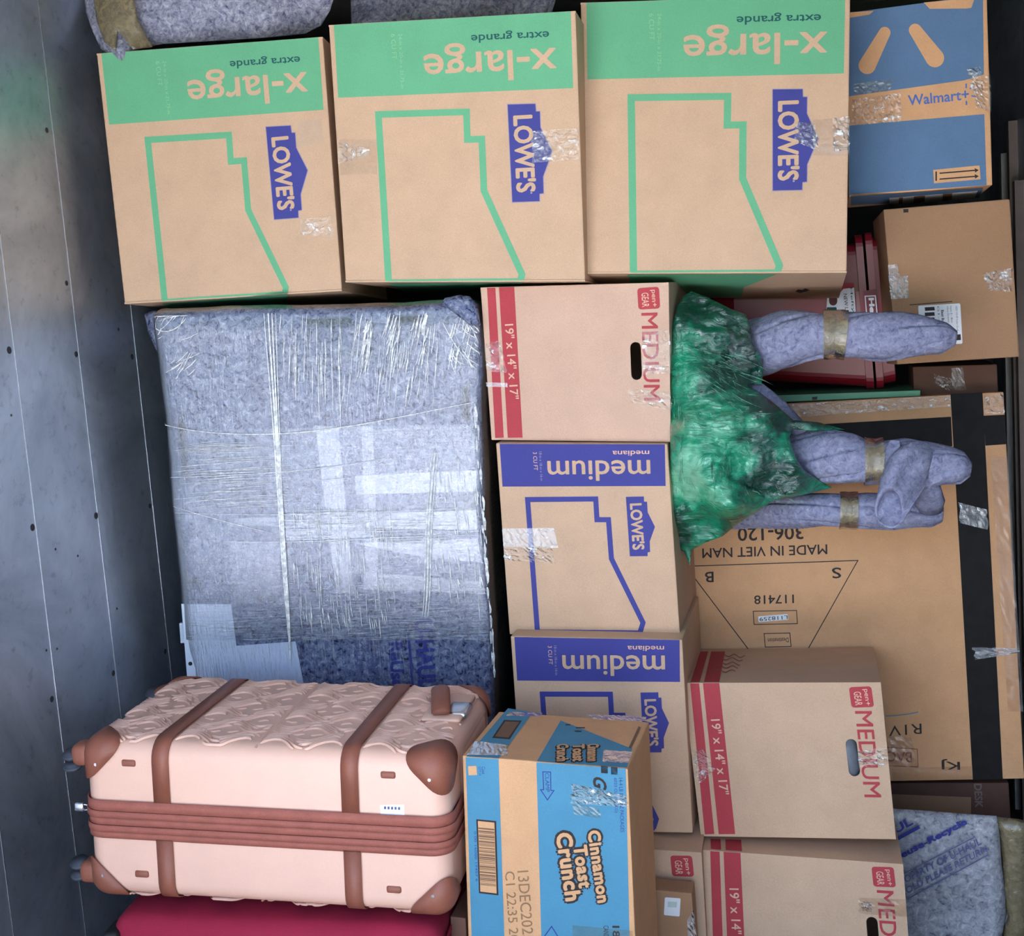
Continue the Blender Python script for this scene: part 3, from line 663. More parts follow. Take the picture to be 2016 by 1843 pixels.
# exposed white panels at the foot of the blanket
FB.poly('white_panel', ZB((272, 1446), (498, 1448), (522, 1636), (790, 1616), (820, 1775), (850, 1900), (308, 1900)), M_panel, blk, 0.004)
pt = FB.P((354, 1250), -0.01)
mesh('panel_tab', [FB.P(p, o) for o in (-0.03, -0.02) for p in ((347, 1232), (364, 1230), (368, 1270), (350, 1271))], [(0, 1, 2, 3), (4, 5, 6, 7), (0, 1, 5, 4), (1, 2, 6, 5), (2, 3, 7, 6), (3, 0, 4, 7)], M_panel, blk)
FB.poly('screw_hole', capsule((376, 1305), (376.2, 1305), 4, 4, 6), M_ink_black, blk, 0.005)
# printed words on the blanket
FB.text('U-HAUL', *ZB((1325, 1520), (1345, 1830), (1408, 1515)), M_ink_navy, blk, 0.004, bold=0.04)
FB.text('ReUse-', *ZB((1210, 1622), (1224, 1850), (1272, 1620)), M_ink_navy, blk, 0.004, bold=0.03)
FB.text('PROPERTY OF', *ZB((1108, 1592), (1128, 1850), (1150, 1590)), M_ink_navyfaint, blk, 0.004, bold=0.015)
FB.text('SOLD PLEASE', *ZB((1056, 1600), (1074, 1850), (1094, 1598)), M_ink_navyfaint, blk, 0.004, bold=0.015)
FB.ribbon('line_print', ZB((1300, 1580), (1322, 1830)), 4, M_ink_navy, blk, 0.004)
FB.ribbon('line_print', ZB((1165, 1590), (1192, 1840)), 1.5, M_ink_navyfaint, blk, 0.004)
# clear tape pieces under the film, their glare painted as milky white
def tp(q, mat=M_tapemilk, off=0.0055, n=(10, 10), amp=0.0005): FB.tape(ZB(*q), blk, amp, n, mat, off=off)
tp(((880, 640), (985, 640), (1055, 1395), (975, 1400))); tp(((1060, 865), (1610, 840), (1612, 935), (1065, 950)))
tp(((480, 1060), (1610, 1020), (1612, 1110), (480, 1090))); tp(((745, 1095), (1100, 1090), (1105, 1150), (745, 1160)))
tp(((1050, 1170), (1612, 1150), (1640, 1260), (1350, 1230))); tp(((1100, 1300), (1640, 1345), (1650, 1400), (1100, 1380)))
tp(((490, 1160), (720, 1165), (720, 1440), (500, 1440)), M_tapeclear); tp(((1090, 640), (1140, 640), (1170, 1380), (1110, 1380)), M_tapeclear, 0.006)
# stretch film: an all round skin, bands across the middle, gathered ropes and creases with glare painted in
def filmskin(name, up0, up1, off, mat):
    bm = rbox(W0 + 2 * off, H0 + 2 * off, D0 + 2 * off, 0.032, 3, 0.06)
    for co, no in ((up0 - UPC, -1), (up1 - UPC, 1)):
        bmesh.ops.bisect_plane(bm, geom=bm.verts[:] + bm.edges[:] + bm.faces[:], plane_co=Vector((0, co, 0)), plane_no=Vector((0, no, 0)), clear_outer=True)
    return from_bm(name, bm, bmap(0, 0.004), mat, blk)
filmskin('stretch_wrap', -1.0, 0.46, 0.0085, M_wrapv)
filmskin('stretch_wrap', -0.36, 0.17, 0.0105, M_wraph)
def ropes(name, lines, mat, off=0.013):
    vs, fs = [], []
    for pts, w in lines:
        n = len(pts)
        for i in range(n):
            a, b = Vector(pts[max(i - 1, 0)]), Vector(pts[min(i + 1, n - 1)]); d = (b - a).normalized(); nn = Vector((-d.y, d.x))
            taper = 0.25 + 0.75 * math.sin(math.pi * (0.08 + 0.84 * i / max(1, n - 1)))
            p = Vector(pts[i]); yy = max(p.y, 622 - (p.x - 302) * 0.028); p = Vector((min(max(p.x, 308 + (yy - 612) * 0.0947), 942 + (yy - 594) * 0.0448), yy))
            for s_, o_ in ((-1, 0), (0, 1), (1, 0)):
                q = p + nn * (s_ * w * taper * 0.5); vs.append(FB.P(tuple(q), off + o_ * w * taper * 0.0004))
        k = len(vs) - 3 * n
        for i in range(n - 1):
            for c in (0, 1): fs.append((k + 3 * i + c, k + 3 * i + c + 1, k + 3 * i + 4 + c, k + 3 * i + 3 + c))
    return mesh(name, vs, fs, mat, blk, False, kind='stuff')
def bez(pts, n=16):
    out = []
    for k in range(n + 1):
        t = k / n; P = [Vector(p) for p in pts]
        while len(P) > 1: P = [P[i] * (1 - t) + P[i + 1] * t for i in range(len(P) - 1)]
        out.append(tuple(P[0]))
    return out
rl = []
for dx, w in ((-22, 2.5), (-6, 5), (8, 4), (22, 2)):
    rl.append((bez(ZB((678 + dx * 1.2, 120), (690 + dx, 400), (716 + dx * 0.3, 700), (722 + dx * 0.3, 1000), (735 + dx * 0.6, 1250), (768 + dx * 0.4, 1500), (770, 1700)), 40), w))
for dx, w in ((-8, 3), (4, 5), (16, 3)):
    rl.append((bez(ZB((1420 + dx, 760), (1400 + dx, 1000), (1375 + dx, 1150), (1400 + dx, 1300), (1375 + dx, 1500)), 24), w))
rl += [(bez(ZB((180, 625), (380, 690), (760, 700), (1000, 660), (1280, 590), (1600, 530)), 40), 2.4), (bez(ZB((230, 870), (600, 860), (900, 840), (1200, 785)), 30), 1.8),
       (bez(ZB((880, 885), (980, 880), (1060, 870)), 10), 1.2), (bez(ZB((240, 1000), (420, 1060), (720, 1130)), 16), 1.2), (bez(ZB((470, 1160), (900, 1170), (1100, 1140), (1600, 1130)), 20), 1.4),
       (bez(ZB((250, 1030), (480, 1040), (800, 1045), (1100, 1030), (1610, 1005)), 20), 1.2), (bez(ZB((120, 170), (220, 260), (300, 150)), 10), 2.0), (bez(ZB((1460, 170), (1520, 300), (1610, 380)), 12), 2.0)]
ropes('gathered_film', rl, M_crease_glare)
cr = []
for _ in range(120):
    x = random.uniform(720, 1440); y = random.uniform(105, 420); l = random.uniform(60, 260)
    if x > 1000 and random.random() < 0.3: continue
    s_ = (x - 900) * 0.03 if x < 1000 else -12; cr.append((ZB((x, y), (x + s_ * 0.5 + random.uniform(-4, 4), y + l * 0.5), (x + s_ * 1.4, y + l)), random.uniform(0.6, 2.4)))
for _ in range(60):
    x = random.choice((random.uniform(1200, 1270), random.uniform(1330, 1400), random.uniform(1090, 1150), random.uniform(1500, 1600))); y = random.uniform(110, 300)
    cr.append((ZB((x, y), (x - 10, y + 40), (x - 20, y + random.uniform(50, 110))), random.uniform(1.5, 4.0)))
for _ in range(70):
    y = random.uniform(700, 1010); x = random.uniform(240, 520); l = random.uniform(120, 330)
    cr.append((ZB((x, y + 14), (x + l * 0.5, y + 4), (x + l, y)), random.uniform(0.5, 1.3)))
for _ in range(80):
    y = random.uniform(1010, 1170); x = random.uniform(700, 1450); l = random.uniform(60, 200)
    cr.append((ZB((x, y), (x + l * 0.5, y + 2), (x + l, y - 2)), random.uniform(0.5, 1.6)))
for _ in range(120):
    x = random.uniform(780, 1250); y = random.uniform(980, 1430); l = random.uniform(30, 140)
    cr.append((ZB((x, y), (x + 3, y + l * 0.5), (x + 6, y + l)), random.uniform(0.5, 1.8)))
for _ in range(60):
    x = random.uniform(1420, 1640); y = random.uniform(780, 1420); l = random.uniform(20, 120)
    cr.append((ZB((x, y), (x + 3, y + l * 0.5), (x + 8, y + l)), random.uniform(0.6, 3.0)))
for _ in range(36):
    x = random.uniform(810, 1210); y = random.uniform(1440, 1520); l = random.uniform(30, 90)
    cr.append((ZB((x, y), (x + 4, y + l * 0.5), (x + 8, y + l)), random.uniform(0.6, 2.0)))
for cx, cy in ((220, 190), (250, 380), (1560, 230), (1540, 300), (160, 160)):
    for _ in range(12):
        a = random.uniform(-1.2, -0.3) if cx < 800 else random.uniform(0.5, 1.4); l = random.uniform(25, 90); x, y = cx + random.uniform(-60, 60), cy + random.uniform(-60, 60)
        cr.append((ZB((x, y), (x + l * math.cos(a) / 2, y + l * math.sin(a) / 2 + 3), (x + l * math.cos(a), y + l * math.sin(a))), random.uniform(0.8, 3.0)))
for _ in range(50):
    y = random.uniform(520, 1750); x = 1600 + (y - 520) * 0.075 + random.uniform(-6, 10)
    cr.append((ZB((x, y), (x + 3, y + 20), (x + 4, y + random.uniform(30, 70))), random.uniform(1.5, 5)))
ropes('crease_glare', cr, M_crease_glare, 0.0125)

# ------------------------------------------------------------------ peach hard shell suitcase
SP, SR = np.array((-1.080, 0.986, 2.183)), rot((-0.4, -3.1, 3.0))
SW, SH, SD = 0.758, 0.332, 0.447
def sloc(c): return conv(SP + SR @ np.array([c.x, -c.y, c.z + SD / 2]))       # x length, y height, z away from the camera
suit = root('suitcase', 'peach hard shell suitcase with brown straps, lying on a red case', 'suitcase', sloc(Vector((0, -SH / 2 - 0.004, 0))))
def keep(bm, co, no):
    bmesh.ops.bisect_plane(bm, geom=bm.verts[:] + bm.edges[:] + bm.faces[:], plane_co=Vector(co), plane_no=Vector(no), clear_outer=True)
def thick(bm, t):
    bmesh.ops.solidify(bm, geom=bm.faces[:], thickness=t); return bm
ZT, ZBm = 0.040, -0.034            # zip band between these heights
bm = rbox(SW, SH, SD, 0.038, 6); keep(bm, (0, ZT, 0), (0, -1, 0)); up = from_bm('shell', bm, sloc, M_peach, suit)
bm = rbox(SW, SH, SD, 0.038, 6); keep(bm, (0, ZBm, 0), (0, 1, 0)); lo = from_bm('shell', bm, sloc, M_peach, suit)
for a, b, off in ((ZT + 0.003, 0.020, 0.004), (0.021, 0.007, 0.0065), (0.008, -0.010, 0.003), (-0.009, -0.023, 0.006), (-0.022, ZBm - 0.003, 0.0035)):
    bm = rbox(SW + 2 * off, SH + 2 * off, SD + 2 * off, 0.038 + off, 6); keep(bm, (0, a, 0), (0, 1, 0)); keep(bm, (0, b, 0), (0, -1, 0))
    from_bm('zip_band', thick(bm, -0.002), sloc, M_zip, suit)
for xs in (-0.207, 0.185):
    for (a, b) in ((SH, ZT), (ZBm, -SH)):
        off = 0.0035
        bm = rbox(SW + 2 * off, SH + 2 * off, SD + 2 * off, 0.038 + off, 6)
        keep(bm, (xs + 0.0175, 0, 0), (1, 0, 0)); keep(bm, (xs - 0.0175, 0, 0), (-1, 0, 0)); keep(bm, (0, a, 0), (0, 1, 0)); keep(bm, (0, b, 0), (0, -1, 0))
        from_bm('strap', thick(bm, -0.002), sloc, M_tan_leather, suit)
for sx in (-1, 1):
    for sy in (-1, 1):
        for sz in (-1, 1):
            off = 0.004; bm = rbox(SW + 2 * off, SH + 2 * off, SD + 2 * off, 0.040, 8)
            c = Vector((sx * SW / 2, sy * SH / 2, sz * SD / 2)); n = -Vector((sx, sy, sz)).normalized()
            keep(bm, c + n * (0.056 if sz < 0 else 0.05), n)
            g = from_bm('corner_guard', thick(bm, -0.003), sloc, M_tan_leather, suit)
            if sz < 0:
                sc_ = sloc(Vector((sx * (SW / 2 - 0.034), sy * (SH / 2 - 0.048), -SD / 2 - 0.0045)))
                disc('stud', sc_, sloc(Vector((0, 0, -1))) - sloc(Vector((0, 0, 0))), 0.0045, 0.0025, M_steel, g, 10)
for x, y in ((-0.276, 0.122), (0.262, 0.122), (-0.262, -0.112), (0.266, -0.112)):
    bm = rbox(0.030, 0.0145, 0.008, 0.004, 2)
    from_bm('side_foot', bm, lambda c, x=x, y=y: sloc(Vector((c.x + x, c.y + y, c.z - SD / 2))), M_tan_leather, suit)
# knitted relief on the upper and lower shells: bundles of waving ridges
def relief(y, name, parent):
    vs, fs = [], []
    nrm = 1 if y > 0 else -1
    def ridge(pts, w=0.0024, h=0.0044):
        k = len(vs); m = len(pts)
        for i, (x, z) in enumerate(pts):
            x0, z0 = pts[max(i - 1, 0)]; x1, z1 = pts[min(i + 1, m - 1)]; d = Vector((x1 - x0, z1 - z0)).normalized(); n = Vector((-d.y, d.x))
            e = 0.3 if i in (0, m - 1) else 1.0
            edge = max(0.0, abs(z) - (SD / 2 - 0.032)) + max(0.0, abs(x) - (SW / 2 - 0.032)); drop = edge * edge * 14
            for s_, hh in ((-1, -0.0008), (-0.5, h * 0.8 * e), (0, h * e), (0.5, h * 0.8 * e), (1, -0.0008)):
                vs.append(sloc(Vector((x + n.x * w * s_, y + nrm * (hh - drop), z + n.y * w * s_))))
        for i in range(m - 1):
            for c in range(4): fs.append((k + 5 * i + c, k + 5 * i + c + 1, k + 5 * i + 6 + c, k + 5 * i + 5 + c))
    spans = ((-SW / 2 + 0.012, -0.228), (-0.186, -0.018), (-0.006, 0.164), (0.206, SW / 2 - 0.012))
    rnd = random.Random(5)
    for a, b in spans:
        wdt = b - a
        for row in range(6):
            z0 = -SD / 2 + 0.045 + row * (SD - 0.09) / 5; flip = (row % 2) * math.pi
            for k in range(5):
                pts = []
                for i in range(31):
                    t = i / 30; ph = t * wdt / 0.115 * 2 * math.pi + flip
                    zz = z0 + 0.020 * math.sin(ph) + (k - 2) * 0.0095
                    pts.append((a + wdt * t, max(-SD / 2 + 0.014, min(SD / 2 - 0.014, zz))))
                # broken strands, as if one bundle dived under the next
                i = 0
                while i < 30:
                    l = rnd.randint(8, 18); ridge(pts[i:min(31, i + l)]) if min(31, i + l) - i > 2 else None; i += l + rnd.randint(1, 3)
            for k in range(int(wdt / 0.04)):
                x = a + 0.02 + 0.04 * k; zz = z0 + 0.036
                if zz < SD / 2 - 0.02: ridge([(x + (q - 3) * 0.004, zz + 0.004 * math.cos(q * 0.8 + k)) for q in range(7)], 0.0022, 0.0028)
    ridge([(-0.012, -SD / 2 + 0.012 + (SD - 0.024) * i / 10) for i in range(11)], 0.003, 0.003)
    return mesh(name, vs, fs, M_peach, parent, True, kind='stuff')
relief(SH / 2, 'knitted_relief', up); relief(-SH / 2, 'knitted_relief', lo)
# spinner wheels on the wall end, padlock, carry handle and pull recess on the other end
def wheel(y, z, tilt):
    c = Vector((-SW / 2 - 0.010, y, z))
    bm = rbox(0.044, 0.046, 0.050, 0.014, 3); h = from_bm('wheel_housing', bm, lambda v: sloc(v + c), M_tan_leather, suit)
    for dy in (-0.012, 0.012):
        cc = c + Vector((-0.026, tilt + dy, -0.006)); bm = bmesh.new()
        bmesh.ops.create_cone(bm, cap_ends=True, segments=24, radius1=0.020, radius2=0.020, depth=0.013)
        bmesh.ops.bevel(bm, geom=[e for e in bm.edges if len(e.link_faces) == 2 and e.calc_face_angle(0) > 1], offset=0.004, segments=2, affect='EDGES')
        w = from_bm('wheel', bm, lambda v, cc=cc: sloc(Vector((v.x, v.z + v.y * 0.25, v.y)) + cc), M_rubber, h)
wheel(SH / 2 - 0.040, -SD / 2 + 0.036, -0.014); wheel(-SH / 2 + 0.040, -SD / 2 + 0.036, 0.004); wheel(SH / 2 - 0.040, SD / 2 - 0.036, -0.004); wheel(-SH / 2 + 0.040, SD / 2 - 0.036, 0.0)
bm = rbox(0.020, 0.018, 0.008, 0.003, 2)
pl = from_bm('padlock', bm, lambda v: sloc(v + Vector((-SW / 2 - 0.022, 0.015, -SD / 2 + 0.02))), M_steel, suit)
tube('shackle', [sloc(Vector((-SW / 2 - 0.012 + 0.012 * math.sin(t), 0.015 + 0.006 * math.cos(t), -SD / 2 + 0.02))) for t in [i * math.pi / 8 for i in range(9)]], 0.0018, M_steel, pl, 8)
# recess of the pull handle on the right end: frame with dark well, brown grip over it
EX = SW / 2
bm = rbox(0.02, 0.17, 0.26, 0.02, 3); hr = from_bm('handle_recess', bm, lambda v: sloc(v + Vector((EX - 0.006, 0.045, 0.03))), M_peach, suit)
bm = rbox(0.006, 0.10, 0.20, 0.012, 3); from_bm('recess_well', bm, lambda v: sloc(v + Vector((EX + 0.003, 0.045, 0.03))), M_rubber, hr)
gp = [sloc(Vector((EX - 0.075 + 0.018 * math.cos(t), SH / 2 + 0.010 + 0.020 * math.sin(t), 0.045 + 0.01 - 0.075 * math.cos(t)))) for t in [i * math.pi / 14 for i in range(15)]]
bm = rbox(0.085, 0.012, 0.17, 0.006, 2); hb = from_bm('handle_base', bm, lambda v: sloc(v + Vector((EX - 0.055, SH / 2 + 0.002, 0.045))), M_peach, suit)
tube('carry_handle', gp, [0.013] + [0.017] * 13 + [0.013], M_tan_leather, suit, 12, squash=(1.2, 0.55))
bm = rbox(0.045, 0.016, 0.075, 0.006, 2); from_bm('lock_plate', bm, lambda v: sloc(v + Vector((EX - 0.03, SH / 2 + 0.004, 0.03))), M_steel, hb)
st = [(x + 0.268, y + 0.052) for x, y in ((-0.024, 0.0085), (0.024, 0.0125), (0.0245, -0.0105), (-0.0235, -0.0135))]
sk_ = mesh('sticker', [sloc(Vector((x + 0.0, y, -SD / 2 - 0.0008))) for x, y in st], [(0, 1, 2, 3)], M_white, suit)
for i in range(5):
    x = 0.252 + i * 0.007; mesh('barcode', [sloc(Vector((a, b, -SD / 2 - 0.0013))) for a, b in ((x, 0.058), (x + 0.004, 0.0585), (x + 0.004, 0.053), (x, 0.0525))], [(0, 1, 2, 3)], M_ink_navyfaint, sk_)

# red soft case below it
def rloc(c): return conv(np.array((-1.085, 1.392, 2.16)) + rot((0.5, -5.6, 2.6)) @ np.array([c.x, -c.y, c.z + 0.23]))
rc = root('soft_suitcase', 'crimson fabric case at the bottom, under the peach suitcase', 'suitcase', (rloc(Vector((0, -0.19, 0))).x, rloc(Vector((0, -0.19, 0))).y, 0.001))
def rfn(c):
    p = rloc(c); p.z = max(p.z, 0.0015); return p
from_bm('body', rbox(0.68, 0.42, 0.44, 0.035, 5, 0.05), lambda c: rfn(c + Vector((0, 0, 0.004 * noise.noise(c * 7)))), M_redcase, rc)
for y in (0.165, -0.12):
    bm = rbox(0.690, 0.43, 0.45, 0.038, 5); keep(bm, (0, y + 0.006, 0), (0, 1, 0)); keep(bm, (0, y - 0.006, 0), (0, -1, 0))
    from_bm('piping', thick(bm, -0.003), rfn, M_redcase, rc)
bm = rbox(0.035, 0.07, 0.07, 0.012, 3); from_bm('corner_bumper', bm, lambda c: rfn(c + Vector((-0.335, 0.15, -0.2))), M_black, rc)

# ------------------------------------------------------------------ blue cereal carton
C5 = zoom(3.663, 880, 1340)
qc = [(910, 1487), (1236, 1513), (1267, 2210), (933, 2200)]
ct = Box('cereal_carton', 'cyan printed cereal carton with barcode, standing beside the peach suitcase', 'carton', (-0.524, 1.06, 2.263), (-0.7, 1.8, 1.6), 0.275, qc, M_card_tan)
F = ct.front; r = ct.root
F.poly('blue_print', C5((135, 552), (372, 565), (416, 1900), (180, 1900)), M_cyan, r)
rb = F.poly('blue_print', C5((645, 588), (1290, 634), (1318, 1900), (682, 1900)), M_cyan, r)
F.poly('tan_square', C5((152, 615), (212, 612), (218, 678), (157, 680)), M_card_tan, r, 0.0010)
F.text('Case', *C5((252, 618), (254, 672), (276, 617)), M_ink_navy, r); F.text('QTY 14', *C5((226, 618), (228, 682), (246, 617)), M_ink_navy, r)
bc = F.poly('barcode_frame', C5((212, 997), (355, 1010), (372, 1546), (232, 1530)), M_ink_black, r, 0.0010)
F.poly('barcode_field', C5((224, 1009), (343, 1021), (359, 1532), (242, 1518)), M_card_tan, bc, 0.0013)
y = 1055.0; random.seed(11)
while y < 1470:
    h = random.choice((3, 5, 8, 11)); k = (y - 1009) / 520
    F.poly('barcode_bar', C5((224 + 18 * k + 2, y), (343 + 16 * k - 2, y + 11), (343 + 16 * k - 2, y + 11 + h), (224 + 18 * k + 2, y + h)), M_ink_brown, bc, 0.0016); y += h + random.choice((3, 4, 6, 9))
F.text('0 00 16000 17457 6', *C5((196, 1085), (208, 1445), (212, 1084)), M_ink_navy, r)
F.ribbon('clamp_arrow', C5((692, 655), (748, 657), (750, 789), (772, 790), (725, 858), (676, 784), (698, 784)), 1.8, M_ink_navy, rb, 0.0010, closed=True)
F.text('CLAMP', *C5((708, 664), (714, 800), (736, 664)), M_ink_navy, rb)
for body, a, b, c in (('Crunch', (782, 1100), (855, 1590), (902, 1084)), ('Toast', (908, 1186), (952, 1496), (1010, 1176)), ('Cinnamon', (1012, 1082), (1086, 1602), (1106, 1068))):
    F.text(body, *C5(a, b, c), M_ink_black, rb, 0.0010 if body != 'Toast' else 0.0012, bold=0.045, grow=0.12, spacing=1.08, name='lettering_outline')
for body, a, b, c in (('Crunch', (782, 1100), (855, 1590), (902, 1084)), ('Toast', (908, 1186), (952, 1496), (1010, 1176)), ('Cinnamon', (1012, 1082), (1086, 1602), (1106, 1068))):
    F.text(body, *C5(a, b, c), M_card_tan, rb, 0.0022, bold=0.045, spacing=1.08)
F.text('13DEC2025', *C5((508, 1372), (548, 1880), (588, 1366)), M_ink_stamp, r); F.text('C1 22:35 20', *C5((418, 1376), (452, 1880), (486, 1370)), M_ink_stamp, r)
for q in (((1110, 612), (1160, 617), (1160, 668), (1112, 664)), ((1182, 620), (1230, 624), (1231, 678), (1184, 674))): F.poly('square_mark', C5(*q), M_ink_black, rb)
F.text('G', *C5((1052, 690), (1056, 780), (1150, 700)), M_ink_black, rb, bold=0.03, shear=0.3)
F.text('mills', *C5((1085, 780), (1088, 830), (1130, 782)), M_ink_black, rb)
F.text('14-4 LB 19.3 OZ PACKAGES', *C5((1240, 700), (1252, 1090), (1268, 700)), M_ink_navy, rb); F.text('6023 OZ (4.2 KG)', *C5((1198, 700), (1206, 950), (1226, 700)), M_ink_navy, rb)
F.text('18', *C5((1192, 1765), (1196, 1850), (1245, 1766)), M_ink_black, rb, bold=0.02); F.text('CANDY', *C5((1128, 1765), (1132, 1870), (1165, 1764)), M_ink_black, rb)
F.ribbon('diamond_print', C5((755, 1770), (805, 1850), (755, 1920), (706, 1838)), 2.2, M_ink_navy, rb, closed=True)
F.tape(C5((900, 735), (1310, 830), (1300, 905), (905, 880)), r, 0.003, (20, 7), ragged=0.04)
F.tape(C5((905, 880), (1100, 920), (1110, 990), (920, 960)), r, 0.0008, (8, 4), M_tapeflat, ragged=0.04)
F.tape(C5((905, 1760), (1340, 1800), (1345, 1900), (910, 1880)), r, 0.0008, (8, 4), M_tapeflat)
T = ct.top
T.poly('blue_print', C5((440, 200), (622, 228), (375, 562), (138, 548)), M_cyan, r)
tb = T.poly('blue_print', C5((820, 288), (1335, 492), (1298, 628), (648, 582)), M_cyan, r)
sb = T.poly('barcode_frame', C5((412, 285), (540, 290), (452, 425), (325, 415)), M_ink_black, r, 0.0010)
T.poly('barcode_field', C5((420, 297), (522, 301), (444, 414), (345, 406)), M_ink_brown, sb, 0.0013)
for x, n in ((790, 'Crunch'), (905, 'Toast'), (1010, 'Cinnamon')):
    T.text(n, *C5((x, 465), (x - 2, 590), (x + 88, 462)), M_ink_black, tb, 0.0010, bold=0.05, grow=0.10, name='lettering_outline'); T.text(n, *C5((x, 465), (x - 2, 590), (x + 88, 462)), M_card_tan, tb, 0.0022, bold=0.05)
for a, b in (((855, 322), (890, 320)), ((930, 342), (995, 342)), ((920, 366), (970, 368)), ((1170, 518), (1275, 528))): T.ribbon('ink_print', C5(a, b), 2.2, M_ink_black, r, 0.0012)
T.tape(C5((205, 440), (440, 470), (430, 545), (145, 540)), r, 0.0012, (14, 6), M_tapemilk, ragged=0.02)
T.tape(C5((450, 232), (690, 238), (665, 262), (425, 258)), r, 0.0015, (12, 3), M_tapemilk)
T.tape(C5((1000, 250), (1440, 266), (1430, 300), (1060, 285)), r, 0.002, (24, 3), M_tape)
T.tape(C5((1130, 505), (1340, 520), (1310, 600), (1120, 590)), r, 0.0015, (10, 5), M_tape)
T.ribbon('ink_print', C5((1390, 335), (1318, 490)), 5, M_ink_brown, r, 0.0012)

# kraft boxes low down between the others
kb = Box('kraft_box', 'flat brown kraft box with square white sticker, before a red printed box', 'box', (-0.47, 1.45, 2.60), (0, 1.0, 2.5), 0.06, [(1180, 1742), (1362, 1759), (1384, 2080), (1200, 2060)], M_card_dark)
lb = kb.front.poly('sticker', roundrect([(1309, 1766), (1340, 1768), (1338, 1804), (1307, 1801)], 0.08), M_white, kb.root)
kb.front.poly('sticker_print', [(1315, 1774), (1333, 1775), (1332, 1786), (1314, 1785)], plain('pale_grey_ink', lin((190, 208, 200))), lb, 0.0012)
kb.front.tape([(1352, 1812), (1366, 1790), (1372, 1850), (1356, 1850)], kb.root, 0.003, (6, 8), M_tapemilk, ragged=0.05)
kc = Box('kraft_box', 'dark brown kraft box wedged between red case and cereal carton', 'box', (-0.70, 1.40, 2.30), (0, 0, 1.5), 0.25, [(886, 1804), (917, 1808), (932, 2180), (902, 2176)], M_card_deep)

# ------------------------------------------------------------------ chair wrapped in blanket and green film, lying on its side
def pillow(name, outline, zf, depth, mat, parent, step=9.0, edge=30.0, bulge=0.03, nfun=None, mats=None, midx=None, smooth=True, kind=None, vattr=None):
    """solid cushion shape: outline seen from the door side, front relief zf, given thickness"""
    O = [Vector(p) for p in outline]; pts = []; n = len(O)
    for i in range(n):
        a, b = O[i], O[(i + 1) % n]; k = max(1, int((b - a).length / step))
        pts += [a + (b - a) * (j / k) for j in range(k)]
    nb = len(pts); xs = [p.x for p in O]; ys = [p.y for p in O]
    y = min(ys) + step / 2; row = 0
    def inside(p):
        c = False
        for i in range(n):
            a, b = O[i], O[i - 1]
            if (a.y > p.y) != (b.y > p.y) and p.x < (b.x - a.x) * (p.y - a.y) / (b.y - a.y) + a.x: c = not c
        return c
    B2 = np.array([tuple(p) for p in pts])
    def dist(p): return float(np.sqrt(((B2 - np.array(tuple(p))) ** 2).sum(1)).min())
    while y < max(ys):
        x = min(xs) + (step / 2 if row % 2 else 0)
        while x < max(xs):
            p = Vector((x + random.uniform(-0.2, 0.2) * step, y + random.uniform(-0.2, 0.2) * step))
            if inside(p) and dist(p) > step * 0.6: pts.append(p)
            x += step
        y += step * 0.87; row += 1
    E_ = [(i, (i + 1) % nb) for i in range(nb)]
    r_ = geometry.delaunay_2d_cdt(pts, E_, [], 1, 1e-6)
    V2, T2 = r_[0], r_[2]
    front, back = [], []
    for p in V2:
        d = dist(p); k = min(1, d / edge); prof = math.sqrt(max(0, 1 - (1 - k) ** 2)); z = zf(p.x, p.y)
        dz = (nfun(p.x, p.y) if nfun else 0) * prof
        front.append(at(p.x, p.y, z - bulge * prof - dz)); back.append(at(p.x, p.y, z + 0.004 + depth * prof))
    m = len(V2); fs = [tuple(reversed(t)) for t in T2] + [tuple(i + m for i in t) for t in T2]
    cnt = {}
    for t in T2:
        for i in range(3):
            e = tuple(sorted((t[i], t[(i + 1) % 3]))); cnt[e] = cnt.get(e, 0) + 1
    fs += [(a, b, b + m, a + m) for (a, b), c in cnt.items() if c == 1]
    idx = None
    if midx:
        idx = [midx(sum(V2[i].x for i in t) / 3, sum(V2[i].y for i in t) / 3) for t in T2] * 2 + [0] * sum(1 for c in cnt.values() if c == 1)
    o = mesh(name, front + back, fs, mat, parent, smooth, kind, mats, idx)
    if vattr:
        at_ = o.data.attributes.new('film_tone', 'FLOAT', 'POINT'); at_.data.foreach_set('value', [vattr(p.x, p.y) for p in V2] * 2)
    return o
def rbf(ctrl, k=1.0):
    C = np.array(ctrl, float)
    def f(x, y):
        w = 1 / (((C[:, 0] - x) ** 2 + (C[:, 1] - y) ** 2) + 300.0) ** k
        return float((w * C[:, 2]).sum() / w.sum())
    return f
for o_, z_ in CORNERS:          # bunched blanket corners of the wrapped furniture
    pillow('blanket_corner', o_, lambda x, y, z_=z_: z_, 0.10, M_felt, blk, 6, 18, 0.02, lambda x, y: 0.008 * noise.noise(Vector((x, y, 0)) * 0.06))
chair = root('wrapped_chair', 'chair on its side, seat in green film, three legs in grey blanket', 'chair', at(1480, 1090, 2.98))
